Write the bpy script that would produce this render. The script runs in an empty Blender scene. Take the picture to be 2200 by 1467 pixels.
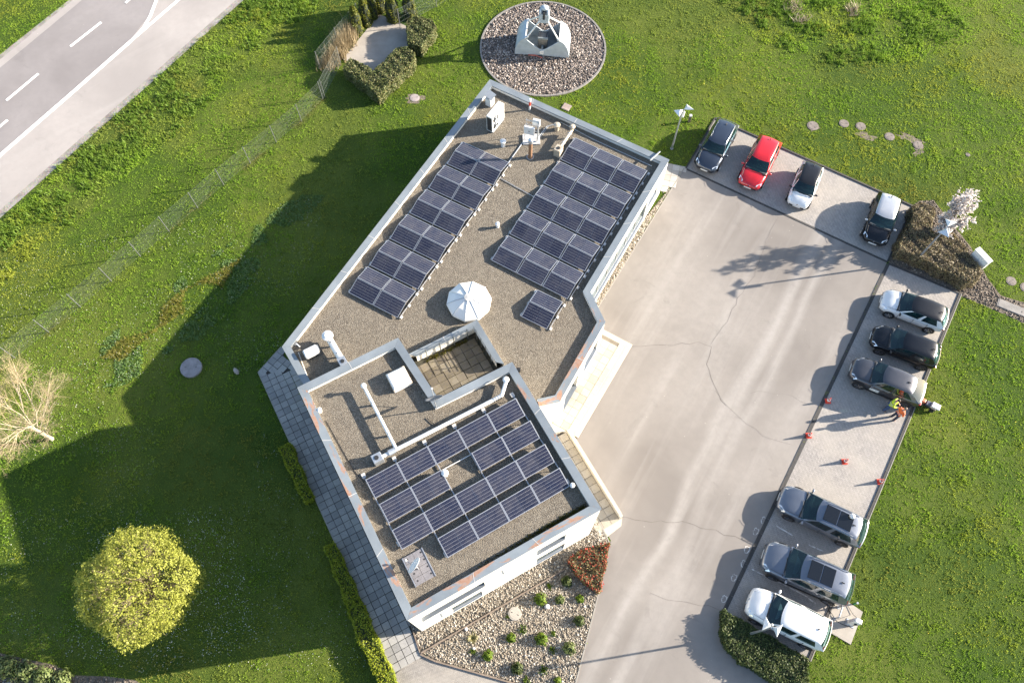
import bpy, bmesh, math, random
import numpy as np
from mathutils import Vector, Matrix, Euler
random.seed(7); np.random.seed(7)
R = math.radians
scene = bpy.context.scene
col = scene.collection

# ------------------------------------------------------------------ camera
CAM_H = 45.0
TILT = math.atan((1500 - 733.5) / 1670.0)
cam_data = bpy.data.cameras.new('camera')
cam_data.sensor_fit = 'HORIZONTAL'; cam_data.sensor_width = 36.0
cam_data.lens = 36.0 * 1670.0 / 2200.0
cam_data.clip_start = 0.5; cam_data.clip_end = 2000
cam = bpy.data.objects.new('camera', cam_data); col.objects.link(cam)
cam.location = (0, 0, CAM_H); cam.rotation_euler = (TILT, 0, 0)
scene.camera = cam
# ------------------------------------------------------------------ light
SUN_EL, SUN_AZ = R(19.3), R(9.0)          # azimuth measured from +X towards +Y
sun_dir = Vector((math.cos(SUN_EL) * math.cos(SUN_AZ), math.cos(SUN_EL) * math.sin(SUN_AZ), math.sin(SUN_EL)))
world = bpy.data.worlds.new('World'); scene.world = world; world.use_nodes = True
wn = world.node_tree.nodes; wl = world.node_tree.links
bgn = wn['Background']; sky = wn.new('ShaderNodeTexSky'); sky.sky_type = 'NISHITA'
sky.sun_disc = False; sky.sun_elevation = SUN_EL; sky.sun_rotation = R(90) - SUN_AZ
sky.air_density = 1.0; sky.dust_density = 1.2; sky.ozone_density = 1.0; sky.altitude = 300
wl.new(sky.outputs[0], bgn.inputs[0]); bgn.inputs[1].default_value = 0.092
sd = bpy.data.lights.new('sun', 'SUN'); sd.energy = 5.0; sd.angle = R(0.53); sd.color = (1.0, 0.895, 0.755)
so = bpy.data.objects.new('sun', sd); col.objects.link(so)
so.rotation_euler = sun_dir.to_track_quat('Z', 'Y').to_euler(); so.location = (60, 10, 60)
vs = scene.view_settings
vs.view_transform = 'Standard'; vs.look = 'None'; vs.gamma = 1.0; vs.exposure = 2.08
try: vs.use_curve_mapping = False
except Exception: pass
scene.cycles.max_bounces = 5; scene.cycles.diffuse_bounces = 2; scene.cycles.glossy_bounces = 2
scene.cycles.transmission_bounces = 2; scene.cycles.caustics_reflective = False; scene.cycles.caustics_refractive = False

# ------------------------------------------------------------------ survey: from a measured picture point and a height to metres
_ct, _st = math.cos(TILT), math.sin(TILT)
def P(x, y, z=0.0):
    a = (x - 1100) / 1670.0; b = -(y - 733.5) / 1670.0
    d = Vector((a, b * _ct + _st, b * _st - _ct))
    t = (z - CAM_H) / d.z
    return Vector((d.x * t, d.y * t, z))
def P2(x, y, z=0.0):
    v = P(x, y, z); return Vector((v.x, v.y))
def poly(pts, z=0.0): return [P2(x, y, z) for x, y in pts]

# ------------------------------------------------------------------ mesh builder
class MB:
    def __init__(s): s.v = []; s.f = []
    def add(s, verts, faces):
        o = len(s.v); s.v += [tuple(v) for v in verts]; s.f += [tuple(i + o for i in f) for f in faces]
        return s
    def box(s, cx, cy, cz, sx, sy, sz, rz=0.0, top=1.0):
        c, n = math.cos(rz), math.sin(rz); vs_ = []
        for dz, k in ((-.5, 1), (.5, top)):
            for dx, dy in ((-.5, -.5), (.5, -.5), (.5, .5), (-.5, .5)):
                x, y = dx * sx * k, dy * sy * k
                vs_.append((cx + c * x - n * y, cy + n * x + c * y, cz + dz * sz))
        return s.add(vs_, [(3, 2, 1, 0), (4, 5, 6, 7), (0, 1, 5, 4), (1, 2, 6, 5), (2, 3, 7, 6), (3, 0, 4, 7)])
    def prism(s, pts, z0, z1):
        n = len(pts); a = area(pts)
        if a < 0: pts = pts[::-1]
        zz0 = z0 if isinstance(z0, (list, tuple)) else [z0] * n
        zz1 = z1 if isinstance(z1, (list, tuple)) else [z1] * n
        if a < 0: zz0 = zz0[::-1]; zz1 = zz1[::-1]
        vs_ = [(p[0], p[1], zz0[i]) for i, p in enumerate(pts)] + [(p[0], p[1], zz1[i]) for i, p in enumerate(pts)]
        f = [tuple(range(n))[::-1], tuple(range(n, 2 * n))] + [(i, (i + 1) % n, n + (i + 1) % n, n + i) for i in range(n)]
        return s.add(vs_, f)
    def tube(s, pts, r, n=8, cap=True):
        pts = [Vector(p) for p in pts]; rs = r if isinstance(r, (list, tuple)) else [r] * len(pts)
        rings = []; up = None
        for i, p in enumerate(pts):
            d = (pts[min(i + 1, len(pts) - 1)] - pts[max(i - 1, 0)]).normalized()
            if up is None: up = Vector((0, 0, 1)) if abs(d.z) < .9 else Vector((1, 0, 0))
            x = d.cross(up).normalized(); y = x.cross(d).normalized(); up = y
            rings.append([p + (x * math.cos(2 * math.pi * k / n) + y * math.sin(2 * math.pi * k / n)) * rs[i] for k in range(n)])
        vs_ = [v for g in rings for v in g]; f = []
        for i in range(len(rings) - 1):
            for k in range(n):
                a = i * n + k; b = i * n + (k + 1) % n
                f.append((a, b, b + n, a + n))
        if cap:
            f.append(tuple(range(n))[::-1]); m = (len(rings) - 1) * n; f.append(tuple(range(m, m + n)))
        # orient outward
        return s.add(vs_, [g[::-1] for g in f])
    def lathe(s, prof, n=20, c=(0, 0, 0), axis='Z', cap=True):
        vs_ = []; f = []
        for (r, z) in prof:
            for k in range(n):
                a = 2 * math.pi * k / n
                q = (r * math.cos(a), r * math.sin(a), z)
                if axis == 'Y': q = (q[0], q[2], q[1])
                if axis == 'X': q = (q[2], q[0], q[1])
                vs_.append((c[0] + q[0], c[1] + q[1], c[2] + q[2]))
        for i in range(len(prof) - 1):
            for k in range(n):
                f.append((i * n + k, i * n + (k + 1) % n, (i + 1) * n + (k + 1) % n, (i + 1) * n + k))
        if cap:
            f.append(tuple(range(n))[::-1]); m = (len(prof) - 1) * n; f.append(tuple(range(m, m + n)))
        if axis == 'Y': f = [g[::-1] for g in f]
        return s.add(vs_, f)
    def ball(s, c, r, n=10, m=6):
        prof = []; r3 = r if isinstance(r, (tuple, list)) else (r, r, r)
        vs_ = [(c[0], c[1], c[2] - r3[2])]; f = []
        for j in range(1, m):
            t = -math.pi / 2 + math.pi * j / m
            for k in range(n):
                a = 2 * math.pi * k / n
                vs_.append((c[0] + r3[0] * math.cos(t) * math.cos(a), c[1] + r3[1] * math.cos(t) * math.sin(a), c[2] + r3[2] * math.sin(t)))
        vs_.append((c[0], c[1], c[2] + r3[2])); L = len(vs_) - 1
        for k in range(n):
            f.append((0, 1 + (k + 1) % n, 1 + k)); b = 1 + (m - 2) * n; f.append((b + k, b + (k + 1) % n, L))
        for j in range(m - 2):
            for k in range(n):
                a = 1 + j * n; f.append((a + k, a + (k + 1) % n, a + n + (k + 1) % n, a + n + k))
        return s.add(vs_, f)
    def mesh(s, name, off=None):
        me = bpy.data.meshes.new(name)
        vs_ = s.v if off is None else [tuple(off @ Vector(v)) for v in s.v]
        me.from_pydata(vs_, [], s.f); me.update()
        return me
    def build(s, name, m, parent=None, smooth=False, world=False, bevel=0.0, subsurf=0):
        off = None
        if world and parent is not None: off = wmat(parent).inverted()
        me = s.mesh(name, off)
        return mk(name, me, m, parent, smooth, bevel, subsurf)
def wmat(o):
    mtx = o.matrix_basis.copy()
    while o.parent: o = o.parent; mtx = o.matrix_basis @ mtx
    return mtx
def mk(name, me, m, parent=None, smooth=False, bevel=0.0, subsurf=0):
    o = bpy.data.objects.new(name, me); col.objects.link(o)
    if m is not None and len(me.materials) == 0: me.materials.append(m)
    if parent is not None: o.parent = parent
    if smooth: me.polygons.foreach_set('use_smooth', [True] * len(me.polygons))
    if bevel:
        b = o.modifiers.new('bevel', 'BEVEL'); b.width = bevel; b.segments = 2; b.limit_method = 'ANGLE'; b.angle_limit = R(40)
    if subsurf:
        b = o.modifiers.new('sub', 'SUBSURF'); b.levels = subsurf; b.render_levels = subsurf
    return o
def thing(name, label, cat, loc=(0, 0, 0), rz=0.0, group=None):
    o = bpy.data.objects.new(name, None); col.objects.link(o)
    o.location = loc; o.rotation_euler = (0, 0, rz); o.empty_display_size = .3
    return tag(o, label, cat, group)
def tag(o, label, cat, group=None):
    o['label'] = label; o['category'] = cat
    if group: o['group'] = group
    return o
def struct(o, kind='structure'): o['kind'] = kind; return o
def copy_tree(o, parent=None):
    c = o.copy(); col.objects.link(c); c.parent = parent
    for ch in list(o.children): copy_tree(ch, c)
    return c
def area(p): return .5 * sum(p[i][0] * p[(i + 1) % len(p)][1] - p[(i + 1) % len(p)][0] * p[i][1] for i in range(len(p)))
def inset(pts, w):
    """offset a polygon inwards by w (number or one per edge)"""
    n = len(pts); s = 1 if area(pts) > 0 else -1; out = []
    ws = w if isinstance(w, (list, tuple)) else [w] * n
    L = []
    for i in range(n):
        a = Vector(pts[i][:2]); b = Vector(pts[(i + 1) % n][:2]); d = (b - a).normalized(); nn = Vector((-d.y, d.x)) * s
        L.append((a + nn * ws[i], d))
    for i in range(n):
        p, d = L[i - 1]; q, e = L[i]; cr = d.x * e.y - d.y * e.x
        if abs(cr) < 1e-5: out.append(q.copy()); continue
        t = ((q - p).x * e.y - (q - p).y * e.x) / cr; out.append(p + d * t)
    return out
def inside(pts, X, Y):
    """vectorised point in polygon"""
    r = np.zeros(X.shape, bool); n = len(pts)
    for i in range(n):
        x0, y0 = pts[i][:2]; x1, y1 = pts[(i + 1) % n][:2]
        c = ((y0 > Y) != (y1 > Y)) & (X < (x1 - x0) * (Y - y0) / ((y1 - y0) if abs(y1 - y0) > 1e-9 else 1e-9) + x0)
        r ^= c
    return r
def inp(pts, x, y): return bool(inside(pts, np.array([x]), np.array([y]))[0])
def sheet(name, pts, z, m, grid=False):
    b = MB(); p = list(pts)
    if area(p) < 0: p = p[::-1]
    b.add([(q[0], q[1], z) for q in p], [tuple(range(len(p)))])
    return struct(b.build(name, m))
def npmesh(name, verts, faces_flat, nside, m, attrs=None, parent=None, smooth=False):
    """fast mesh: verts (N,3), faces (F,nside)"""
    me = bpy.data.meshes.new(name); nv = len(verts); nf = len(faces_flat)
    me.vertices.add(nv); me.vertices.foreach_set('co', np.ascontiguousarray(verts, np.float32).ravel())
    me.loops.add(nf * nside); me.loops.foreach_set('vertex_index', np.ascontiguousarray(faces_flat, np.int32).ravel())
    me.polygons.add(nf); me.polygons.foreach_set('loop_start', np.arange(0, nf * nside, nside, dtype=np.int32))
    try: me.polygons.foreach_set('loop_total', np.full(nf, nside, np.int32))
    except Exception: pass
    if smooth: me.polygons.foreach_set('use_smooth', np.ones(nf, bool))
    if attrs:
        for k, a in attrs.items():
            at = me.attributes.new(k, 'FLOAT', 'POINT'); at.data.foreach_set('value', np.ascontiguousarray(a, np.float32))
    me.update(calc_edges=True); me.validate()
    return mk(name, me, m, parent)

# ------------------------------------------------------------------ materials
class Mt:
    def __init__(s, name):
        s.m = bpy.data.materials.new(name); s.m.use_nodes = True
        s.n = s.m.node_tree.nodes; s.l = s.m.node_tree.links; s.b = s.n['Principled BSDF']
    def node(s, t, **k):
        x = s.n.new(t)
        for a, b in k.items():
            if a in x.bl_rna.properties.keys(): setattr(x, a, b)
            else: x.inputs[a].default_value = b
        return x
    def coord(s, kind='Object', scale=(1, 1, 1), rot=(0, 0, 0)):
        if kind == 'World': o = s.node('ShaderNodeNewGeometry').outputs['Position']
        else: o = s.node('ShaderNodeTexCoord').outputs[kind]
        mp = s.node('ShaderNodeMapping'); mp.inputs['Scale'].default_value = scale; mp.inputs['Rotation'].default_value = rot
        s.l.new(o, mp.inputs[0]); return mp.outputs[0]
    def noise(s, co, scale, detail=4, rough=.6, dist=0.0):
        x = s.node('ShaderNodeTexNoise'); x.inputs['Scale'].default_value = scale; x.inputs['Detail'].default_value = detail
        x.inputs['Roughness'].default_value = rough; x.inputs['Distortion'].default_value = dist
        s.l.new(co, x.inputs['Vector']); return x.outputs['Fac']
    def ramp(s, fac, stops):
        x = s.node('ShaderNodeValToRGB'); e = x.color_ramp.elements
        while len(e) < len(stops): e.new(.5)
        for i, (p, c) in enumerate(stops):
            e[i].position = p; e[i].color = (c if isinstance(c, (tuple, list)) else (c, c, c)) + (1,) if not (isinstance(c, tuple) and len(c) == 4) else c
        s.l.new(fac, x.inputs[0]); return x.outputs[0]
    def mix(s, f, a, b, mode='MIX'):
        x = s.node('ShaderNodeMix'); x.data_type = 'RGBA'; x.blend_type = mode
        for sock, v in ((x.inputs['Factor'], f), (x.inputs[6], a), (x.inputs[7], b)):
            if isinstance(v, (int, float)): sock.default_value = v
            elif isinstance(v, (tuple, list)): sock.default_value = tuple(v) + ((1,) if len(v) == 3 else ())
            else: s.l.new(v, sock)
        return x.outputs[2]
    def math(s, op, a, b=0.0):
        x = s.node('ShaderNodeMath'); x.operation = op
        for i, v in enumerate((a, b)):
            if isinstance(v, (int, float)): x.inputs[i].default_value = v
            else: s.l.new(v, x.inputs[i])
        return x.outputs[0]
    def col(s, c):
        if isinstance(c, (tuple, list)): s.b.inputs['Base Color'].default_value = tuple(c) + (1,)
        else: s.l.new(c, s.b.inputs['Base Color'])
        return s
    def set(s, **k):
        for a, v in k.items():
            a = {'rough': 'Roughness', 'metal': 'Metallic', 'spec': 'Specular IOR Level', 'coat': 'Coat Weight', 'coatr': 'Coat Roughness', 'sheen': 'Sheen Weight'}.get(a, a)
            if isinstance(v, (int, float)): s.b.inputs[a].default_value = v
            else: s.l.new(v, s.b.inputs[a])
        return s
    def bump(s, h, strength=.4, dist=.02):
        x = s.node('ShaderNodeBump'); x.inputs['Strength'].default_value = strength; x.inputs['Distance'].default_value = dist
        s.l.new(h, x.inputs['Height']); s.l.new(x.outputs[0], s.b.inputs['Normal']); return s
def plain(name, c, rough=.6, metal=0.0, var=.12, scale=3.0, bump=0.0, bscale=30.0, spec=.5, coat=0.0):
    t = Mt(name); co = t.coord('Object'); n = t.noise(co, scale, 5); c = tuple(x * .80 for x in c)
    lo = tuple(max(0, x * (1 - var)) for x in c); hi = tuple(min(1, x * (1 + var)) for x in c)
    t.col(t.ramp(n, [(.3, lo), (.7, hi)])).set(rough=rough, metal=metal, spec=spec, coat=coat)
    if bump: t.bump(t.noise(co, bscale, 3), bump, .01)
    return t.m
def leaf(name, stops, trans=.35, rough=.55, nscale=.8, rnd=.55):
    """foliage: colour from a per-leaf random attribute and a soft world noise; some light passes through"""
    t = Mt(name); at = t.node('ShaderNodeAttribute'); at.attribute_name = 'rnd'
    n = t.noise(t.coord('World'), nscale, 3); stops = [(p, tuple(x * .82 for x in c)) for p, c in stops]
    f = t.math('ADD', t.math('MULTIPLY', at.outputs['Fac'], rnd), t.math('MULTIPLY', n, 1 - rnd))
    c = t.ramp(f, stops); t.col(c).set(rough=rough, spec=.25)
    tr = t.node('ShaderNodeBsdfTranslucent'); t.l.new(c, tr.inputs[0])
    mx = t.node('ShaderNodeMixShader'); mx.inputs[0].default_value = trans
    t.l.new(t.b.outputs[0], mx.inputs[1]); t.l.new(tr.outputs[0], mx.inputs[2])
    t.l.new(mx.outputs[0], t.n['Material Output'].inputs[0])
    return t.m
# ================================================================== GROUND MATERIALS
EXCL = []          # no grass grows here
THIN = []          # sparse grass
t = Mt('lawn_soil'); co = t.coord('World')
n1 = t.noise(co, .09, 4); n2 = t.noise(co, 1.3, 5); n3 = t.noise(co, 14, 4, .7)
c = t.mix(n2, (.030, .058, .008), (.07, .105, .014)); c = t.mix(t.ramp(n1, [(.42, 0.0), (.62, 1.0)]), c, (.12, .14, .025))
c = t.mix(t.ramp(n3, [(.35, .8), (.65, 0.0)]), c, (.022, .045, .010)); t.col(c).set(rough=.95, spec=.1).bump(n3, .8, .05)
M_SOIL = t.m
# grass blades
t = Mt('grass_blade'); at = t.node('ShaderNodeAttribute'); at.attribute_name = 'rnd'; co = t.coord('World')
n1 = t.noise(co, .13, 5, .62); n2 = t.noise(co, .75, 4, .6); n3 = t.noise(co, 4.0, 3)
f = t.math('ADD', t.math('ADD', t.math('MULTIPLY', at.outputs['Fac'], .34), t.math('MULTIPLY', n2, .36)), t.math('MULTIPLY', n3, .30))
cg = t.ramp(f, [(.27, (.070, .145, .014)), (.42, (.185, .320, .028)), (.56, (.270, .410, .044)), (.78, (.38, .49, .09))])
cy = t.ramp(f, [(.27, (.18, .22, .022)), (.48, (.34, .38, .046)), (.78, (.45, .46, .11))])
c = t.mix(t.ramp(n1, [(.48, 0.0), (.62, .9)]), cg, cy)
n4 = t.noise(co, .34, 5, .65, .5); c = t.mix(t.ramp(n4, [(.54, 0.0), (.66, .55)]), c, (.085, .19, .024)); c = t.mix(t.ramp(n4, [(.32, .5), (.44, 0.0)]), c, (.33, .40, .07))
cb = t.node('ShaderNodeAttribute'); cb.attribute_name = 'dry'
c = t.mix(cb.outputs['Fac'], c, (.25, .19, .09))
t.col(c).set(rough=.6, spec=.2)
tr = t.node('ShaderNodeBsdfTranslucent'); t.l.new(c, tr.inputs[0]); mx = t.node('ShaderNodeMixShader'); mx.inputs[0].default_value = .45
t.l.new(t.b.outputs[0], mx.inputs[1]); t.l.new(tr.outputs[0], mx.inputs[2]); t.l.new(mx.outputs[0], t.n['Material Output'].inputs[0])
M_GRASS = t.m

def asphalt(name, c0, c1, ang=0.0, streak=(.9, .07), streak_amt=.5, sc=(.345, .30, .255), tracks=()):
    t = Mt(name); co = t.coord('World'); st = t.coord('World', (1, 1, 1), (0, 0, -ang)); c0, c1, sc = (tuple(x * .72 for x in q) for q in (c0, c1, sc))
    mp = t.node('ShaderNodeMapping'); mp.inputs['Scale'].default_value = (streak[1], streak[0], 1); t.l.new(st, mp.inputs[0])
    big = t.noise(co, .13, 4, .55, .4); fine = t.noise(co, 60, 2); mid = t.noise(co, 2.2, 5, .65); sk = t.noise(mp.outputs[0], 1.0, 4, .55)
    c = t.mix(t.ramp(big, [(.34, 0.0), (.62, 1.0)]), tuple(x * .86 for x in c0), c1)
    c = t.mix(t.math('MULTIPLY', t.ramp(sk, [(.52, 0.0), (.72, 1.0)]), streak_amt), c, sc)
    sepx = t.node('ShaderNodeSeparateXYZ'); t.l.new(st, sepx.inputs[0]); wob = t.noise(st, .12, 2)
    for (y0, wd, amt) in tracks:                      # dusty tyre tracks worn into the surface
        dist = t.math('ABSOLUTE', t.math('SUBTRACT', t.math('ADD', sepx.outputs[1], t.math('MULTIPLY', wob, 1.6)), y0 + .8))
        msk = t.math('MULTIPLY', t.ramp(t.math('DIVIDE', dist, wd), [(.15, 1.0), (1.0, 0.0)]), t.ramp(sk, [(.30, .15), (.6, 1.0)]))
        c = t.mix(t.math('MULTIPLY', msk, amt), c, sc)
    stn = t.noise(co, .55, 6, .7, .8); c = t.mix(t.math('MULTIPLY', t.ramp(stn, [(.28, 1.0), (.40, 0.0)]), .35), c, tuple(x * .55 for x in c0))
    c = t.mix(t.math('MULTIPLY', t.ramp(mid, [(.35, 1.0), (.6, 0.0)]), .22), c, tuple(x * .72 for x in c0))
    c = t.mix(t.math('MULTIPLY', fine, .35), c, tuple(x * .6 for x in c0), 'MIX')
    sp = t.node('ShaderNodeTexVoronoi'); sp.inputs['Scale'].default_value = 1.1; t.l.new(co, sp.inputs['Vector'])
    c = t.mix(t.ramp(sp.outputs['Distance'], [(.02, .45), (.05, 0.0)]), c, tuple(min(1, x * 1.5) for x in c1))
    t.col(c).set(rough=t.ramp(mid, [(.3, .75), (.7, .92)]), spec=.3).bump(fine, .25, .01); return t.m
M_YARD = asphalt('yard_asphalt', (.280, .252, .228), (.362, .330, .300), R(59), (.75, .055), .5, (.46, .43, .40), ((-3.0, .55, .75), (-4.25, .5, .75), (1.2, .8, .3), (4.0, 1.2, .25)))
M_ROAD_A = asphalt('road_asphalt_grey', (.305, .277, .270), (.36, .33, .322), R(39), (1.0, .03), .35, (.31, .28, .265))
M_ROAD_B = asphalt('road_asphalt_pale', (.44, .40, .375), (.50, .455, .425), R(39), (1.0, .03), .35, (.54, .50, .47))
def pavers(name, ang, c1=(.40, .37, .345), c2=(.31, .288, .27), mort=(.11, .105, .10), sx=.2, sy=.1):
    """small herringbone pavers: rotated cells alternate their direction"""
    t = Mt(name); st = t.coord('World', (1, 1, 1), (0, 0, -ang)); co = t.coord('World'); c1, c2, mort = (tuple(x * .76 for x in q) for q in (c1, c2, mort))
    br = t.node('ShaderNodeTexBrick'); br.offset = .5; br.inputs['Scale'].default_value = 1.0
    br.inputs['Brick Width'].default_value = sx; br.inputs['Row Height'].default_value = sy
    br.inputs['Mortar Size'].default_value = .007; br.inputs['Mortar Smooth'].default_value = .3; br.inputs['Bias'].default_value = 0.0
    for k, v in (('Color1', c1), ('Color2', c2), ('Mortar', mort)): br.inputs[k].default_value = v + (1,)
    # herringbone: shift rows by a sawtooth so courses step diagonally
    sep = t.node('ShaderNodeSeparateXYZ'); t.l.new(st, sep.inputs[0])
    zig = t.math('MULTIPLY', t.math('PINGPONG', sep.outputs[0], .2), 1.0)
    cmb = t.node('ShaderNodeCombineXYZ'); t.l.new(sep.outputs[0], cmb.inputs[0]); t.l.new(t.math('ADD', sep.outputs[1], zig), cmb.inputs[1])
    t.l.new(cmb.outputs[0], br.inputs['Vector'])
    n = t.noise(co, .5, 5); n2 = t.noise(co, 9, 4)
    c = t.mix(t.math('MULTIPLY', t.ramp(n, [(.4, 0.0), (.68, 1.0)]), .55), br.outputs['Color'], (.33, .30, .26))
    c = t.mix(t.math('MULTIPLY', t.ramp(n2, [(.3, 1.0), (.5, 0.0)]), .18), c, (.15, .14, .13))
    t.col(c).set(rough=.85, spec=.3).bump(br.outputs['Fac'], -.5, .01); return t.m
M_PAVE_N = pavers('bay_pavers', R(59) + R(45))
M_PAVE_S = pavers('path_pavers', R(20), (.34, .315, .29), (.26, .24, .22))
M_KERB = plain('dark_kerb_concrete', (.055, .052, .050), .85, var=.35, scale=2.0, bump=.2)
M_KERB_L = plain('pale_kerb_concrete', (.30, .28, .25), .85, var=.2, scale=2.0, bump=.2)
t = Mt('white_road_paint'); co = t.coord('World'); n = t.noise(co, 7, 5, .7)
t.col(t.mix(t.ramp(n, [(.3, .45), (.55, 0.0)]), (.80, .78, .74), (.45, .41, .38))).set(rough=.7); M_PAINT = t.m
t = Mt('gravel_verge'); co = t.coord('World'); vo = t.node('ShaderNodeTexVoronoi'); vo.inputs['Scale'].default_value = 16; t.l.new(co, vo.inputs['Vector'])
n = t.noise(co, 1.5, 5)
c = t.mix(t.ramp(n, [(.35, 0.0), (.65, 1.0)]), (.27, .25, .225), (.16, .145, .125)); c = t.mix(.22, c, vo.outputs['Color'], 'SOFT_LIGHT')
t.col(c).set(rough=.95).bump(vo.outputs['Distance'], .6, .03); M_VERGE = t.m
t = Mt('bark_mulch'); co = t.coord('World'); n = t.noise(co, 9, 6, .75); n2 = t.noise(co, .8, 3)
t.col(t.mix(t.ramp(n2, [(.4, 0.0), (.65, .7)]), t.ramp(n, [(.3, (.045, .036, .028)), (.5, (.115, .092, .07)), (.7, (.21, .175, .135))]), (.15, .12, .09))).set(rough=.95).bump(n, .9, .05); M_MULCH = t.m
t = Mt('pale_concrete'); co = t.coord('World'); n = t.noise(co, .9, 6, .65); n2 = t.noise(co, 25, 3)
t.col(t.mix(t.math('MULTIPLY', n2, .25), t.ramp(n, [(.3, (.25, .225, .195)), (.7, (.36, .33, .29))]), (.22, .20, .17))).set(rough=.85).bump(n2, .15, .01); M_CONC = t.m
M_CONC_D = plain('grey_concrete', (.24, .225, .21), .88, var=.25, scale=1.6, bump=.25)

# ================================================================== GROUND
big = [(-400, -300), (400, -300), (400, 500), (-400, 500)]
sheet('lawn', big, 0.0, M_SOIL)
YARD = poly([(1473, 360), (1906, 563), (1556, 1313), (1549, 1345), (1557, 1383), (1585, 1416), (1636, 1448), (1680, 1478), (1700, 1700), (1180, 1700), (1241, 1455), (1290, 1262), (1312, 1160), (1288, 1120), (1100, 1000), (1150, 700), (1283, 650)])
sheet('asphalt_yard', YARD, .010, M_YARD); EXCL.append(YARD)
BAY_N = poly([(1473, 363), (1906, 563), (1961, 444), (1536, 255)])
BAY_E = poly([(1908, 567), (2062, 631), (1737, 1418), (1555, 1314)])
bay_n = sheet('parking_bays_upper', BAY_N, .020, M_PAVE_N); EXCL.append(BAY_N)
bay_e = sheet('parking_bays_right', BAY_E, .020, M_PAVE_N); EXCL.append(BAY_E)
KERB_MESH = {}
def kerb_line(parent, a, b, w, h, m, step=1.0, z0=0.0, gap=.012, name='kerbstone'):
    a = Vector(a[:2]); b = Vector(b[:2]); L = (b - a).length; n = max(1, round(L / step)); s = L / n; ang = math.atan2((b - a).y, (b - a).x)
    key = (round(s, 3), w, h, m.name)
    if key not in KERB_MESH:
        me = MB().box(0, 0, h / 2, s - gap, w, h).mesh('kerbstone'); me.materials.append(m); KERB_MESH[key] = me
    inv = wmat(parent).inverted()
    for i in range(n):
        c = a + (b - a) * ((i + .5) / n)
        o = bpy.data.objects.new(name, KERB_MESH[key]); col.objects.link(o); o.parent = parent
        v = inv @ Vector((c.x, c.y, z0)); o.location = v; o.rotation_euler = (0, 0, ang - parent.rotation_euler.z)
kerb_line(bay_n, BAY_N[0], BAY_N[1], .13, .034, M_KERB)
kerb_line(bay_n, BAY_N[1], BAY_N[2], .10, .075, M_KERB)
kerb_line(bay_n, BAY_N[2], BAY_N[3], .12, .09, M_KERB)
kerb_line(bay_n, BAY_N[3], BAY_N[0], .10, .08, M_KERB)
kerb_line(bay_e, BAY_E[0], BAY_E[3], .22, .034, M_KERB)
kerb_line(bay_e, BAY_E[0], BAY_E[1], .10, .07, M_KERB)
kerb_line(bay_e, BAY_E[1], BAY_E[2], .12, .075, M_KERB)
# pale outer edge line along the right bays
def edge_off(a, b, o): d = (b - a).normalized(); n = Vector((d.y, -d.x)); return a + n * o, b + n * o
e0, e1 = edge_off(BAY_E[2], BAY_E[1], .10); kerb_line(bay_e, e0, e1, .045, .085, M_KERB_L)

# cracks in the asphalt: thin sunken seams
M_CRACK = plain('crack_tar', (.15, .13, .115), .9, var=.3)
def crack(name, px, w=.026, jit=.10):
    pts = [P(x, y) for x, y in px]; out = []
    for i in range(len(pts) - 1):
        n = max(2, int((pts[i + 1] - pts[i]).length / .45))
        for k in range(n): out.append(pts[i].lerp(pts[i + 1], k / n) + Vector((random.uniform(-jit, jit), random.uniform(-jit, jit), 0)))
    out.append(pts[-1]); b = MB(); vs_ = []; f = []
    for i, p in enumerate(out):
        d = (out[min(i + 1, len(out) - 1)] - out[max(0, i - 1)]).normalized(); q = Vector((-d.y, d.x, 0)) * w * random.uniform(.25, .7)
        vs_ += [(p.x + q.x, p.y + q.y, .0145), (p.x - q.x, p.y - q.y, .0145)]
        if i: f.append((2 * i - 2, 2 * i - 1, 2 * i + 1, 2 * i))
    return struct(b.add(vs_, f).build(name, M_CRACK))
crack('asphalt_crack', [(1358, 742), (1430, 741), (1500, 737), (1525, 742), (1520, 780), (1535, 830), (1560, 872)])
crack('asphalt_crack', [(1672, 465), (1640, 530), (1620, 590), (1585, 640), (1560, 690), (1527, 740)], .018)
crack('asphalt_crack', [(1333, 1107), (1400, 1118), (1470, 1122), (1540, 1140), (1610, 1163)])
crack('asphalt_crack', [(1395, 1275), (1450, 1288), (1500, 1300), (1560, 1312)], .016)
crack('asphalt_crack', [(1610, 842), (1680, 845), (1740, 870)], .010)
crack('asphalt_crack', [(1535, 842), (1600, 910), (1640, 935), (1700, 955)], .010)

# chalk marks: bay lines and hand drawn arrows by the lower right bays
def strip(name, pts, w, z, m, closed=False, wob=0.0):
    pts = [Vector(p[:2]) for p in pts]; b = MB(); vs_ = []; f = []
    if closed: pts = pts + [pts[0]]
    for i, p in enumerate(pts):
        d = (pts[min(i + 1, len(pts) - 1)] - pts[max(0, i - 1)]).normalized(); q = Vector((-d.y, d.x)) * w * .5 * (1 + random.uniform(-wob, wob))
        vs_ += [(p.x + q.x, p.y + q.y, z), (p.x - q.x, p.y - q.y, z)]
        if i: f.append((2 * i - 1, 2 * i - 2, 2 * i, 2 * i + 1))
    return b.add(vs_, f).build(name, m)
t = Mt('worn_chalk'); n = t.noise(t.coord('World'), 3.5, 5, .7); t.col(t.ramp(n, [(.4, (.24, .22, .20)), (.6, (.60, .58, .55))])).set(rough=.9); M_CHALK = t.m
for a, b_ in (((1667, 1129), (1703, 1150)), ((1738, 1170), (1768, 1184)), ((1615, 1222), (1650, 1240)), ((1665, 1245), (1735, 1282)), ((1736, 1284), (1752, 1296))):
    struct(strip('chalk_line', [P2(*a), P2(*b_)], .07, .0255, M_CHALK))
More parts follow.
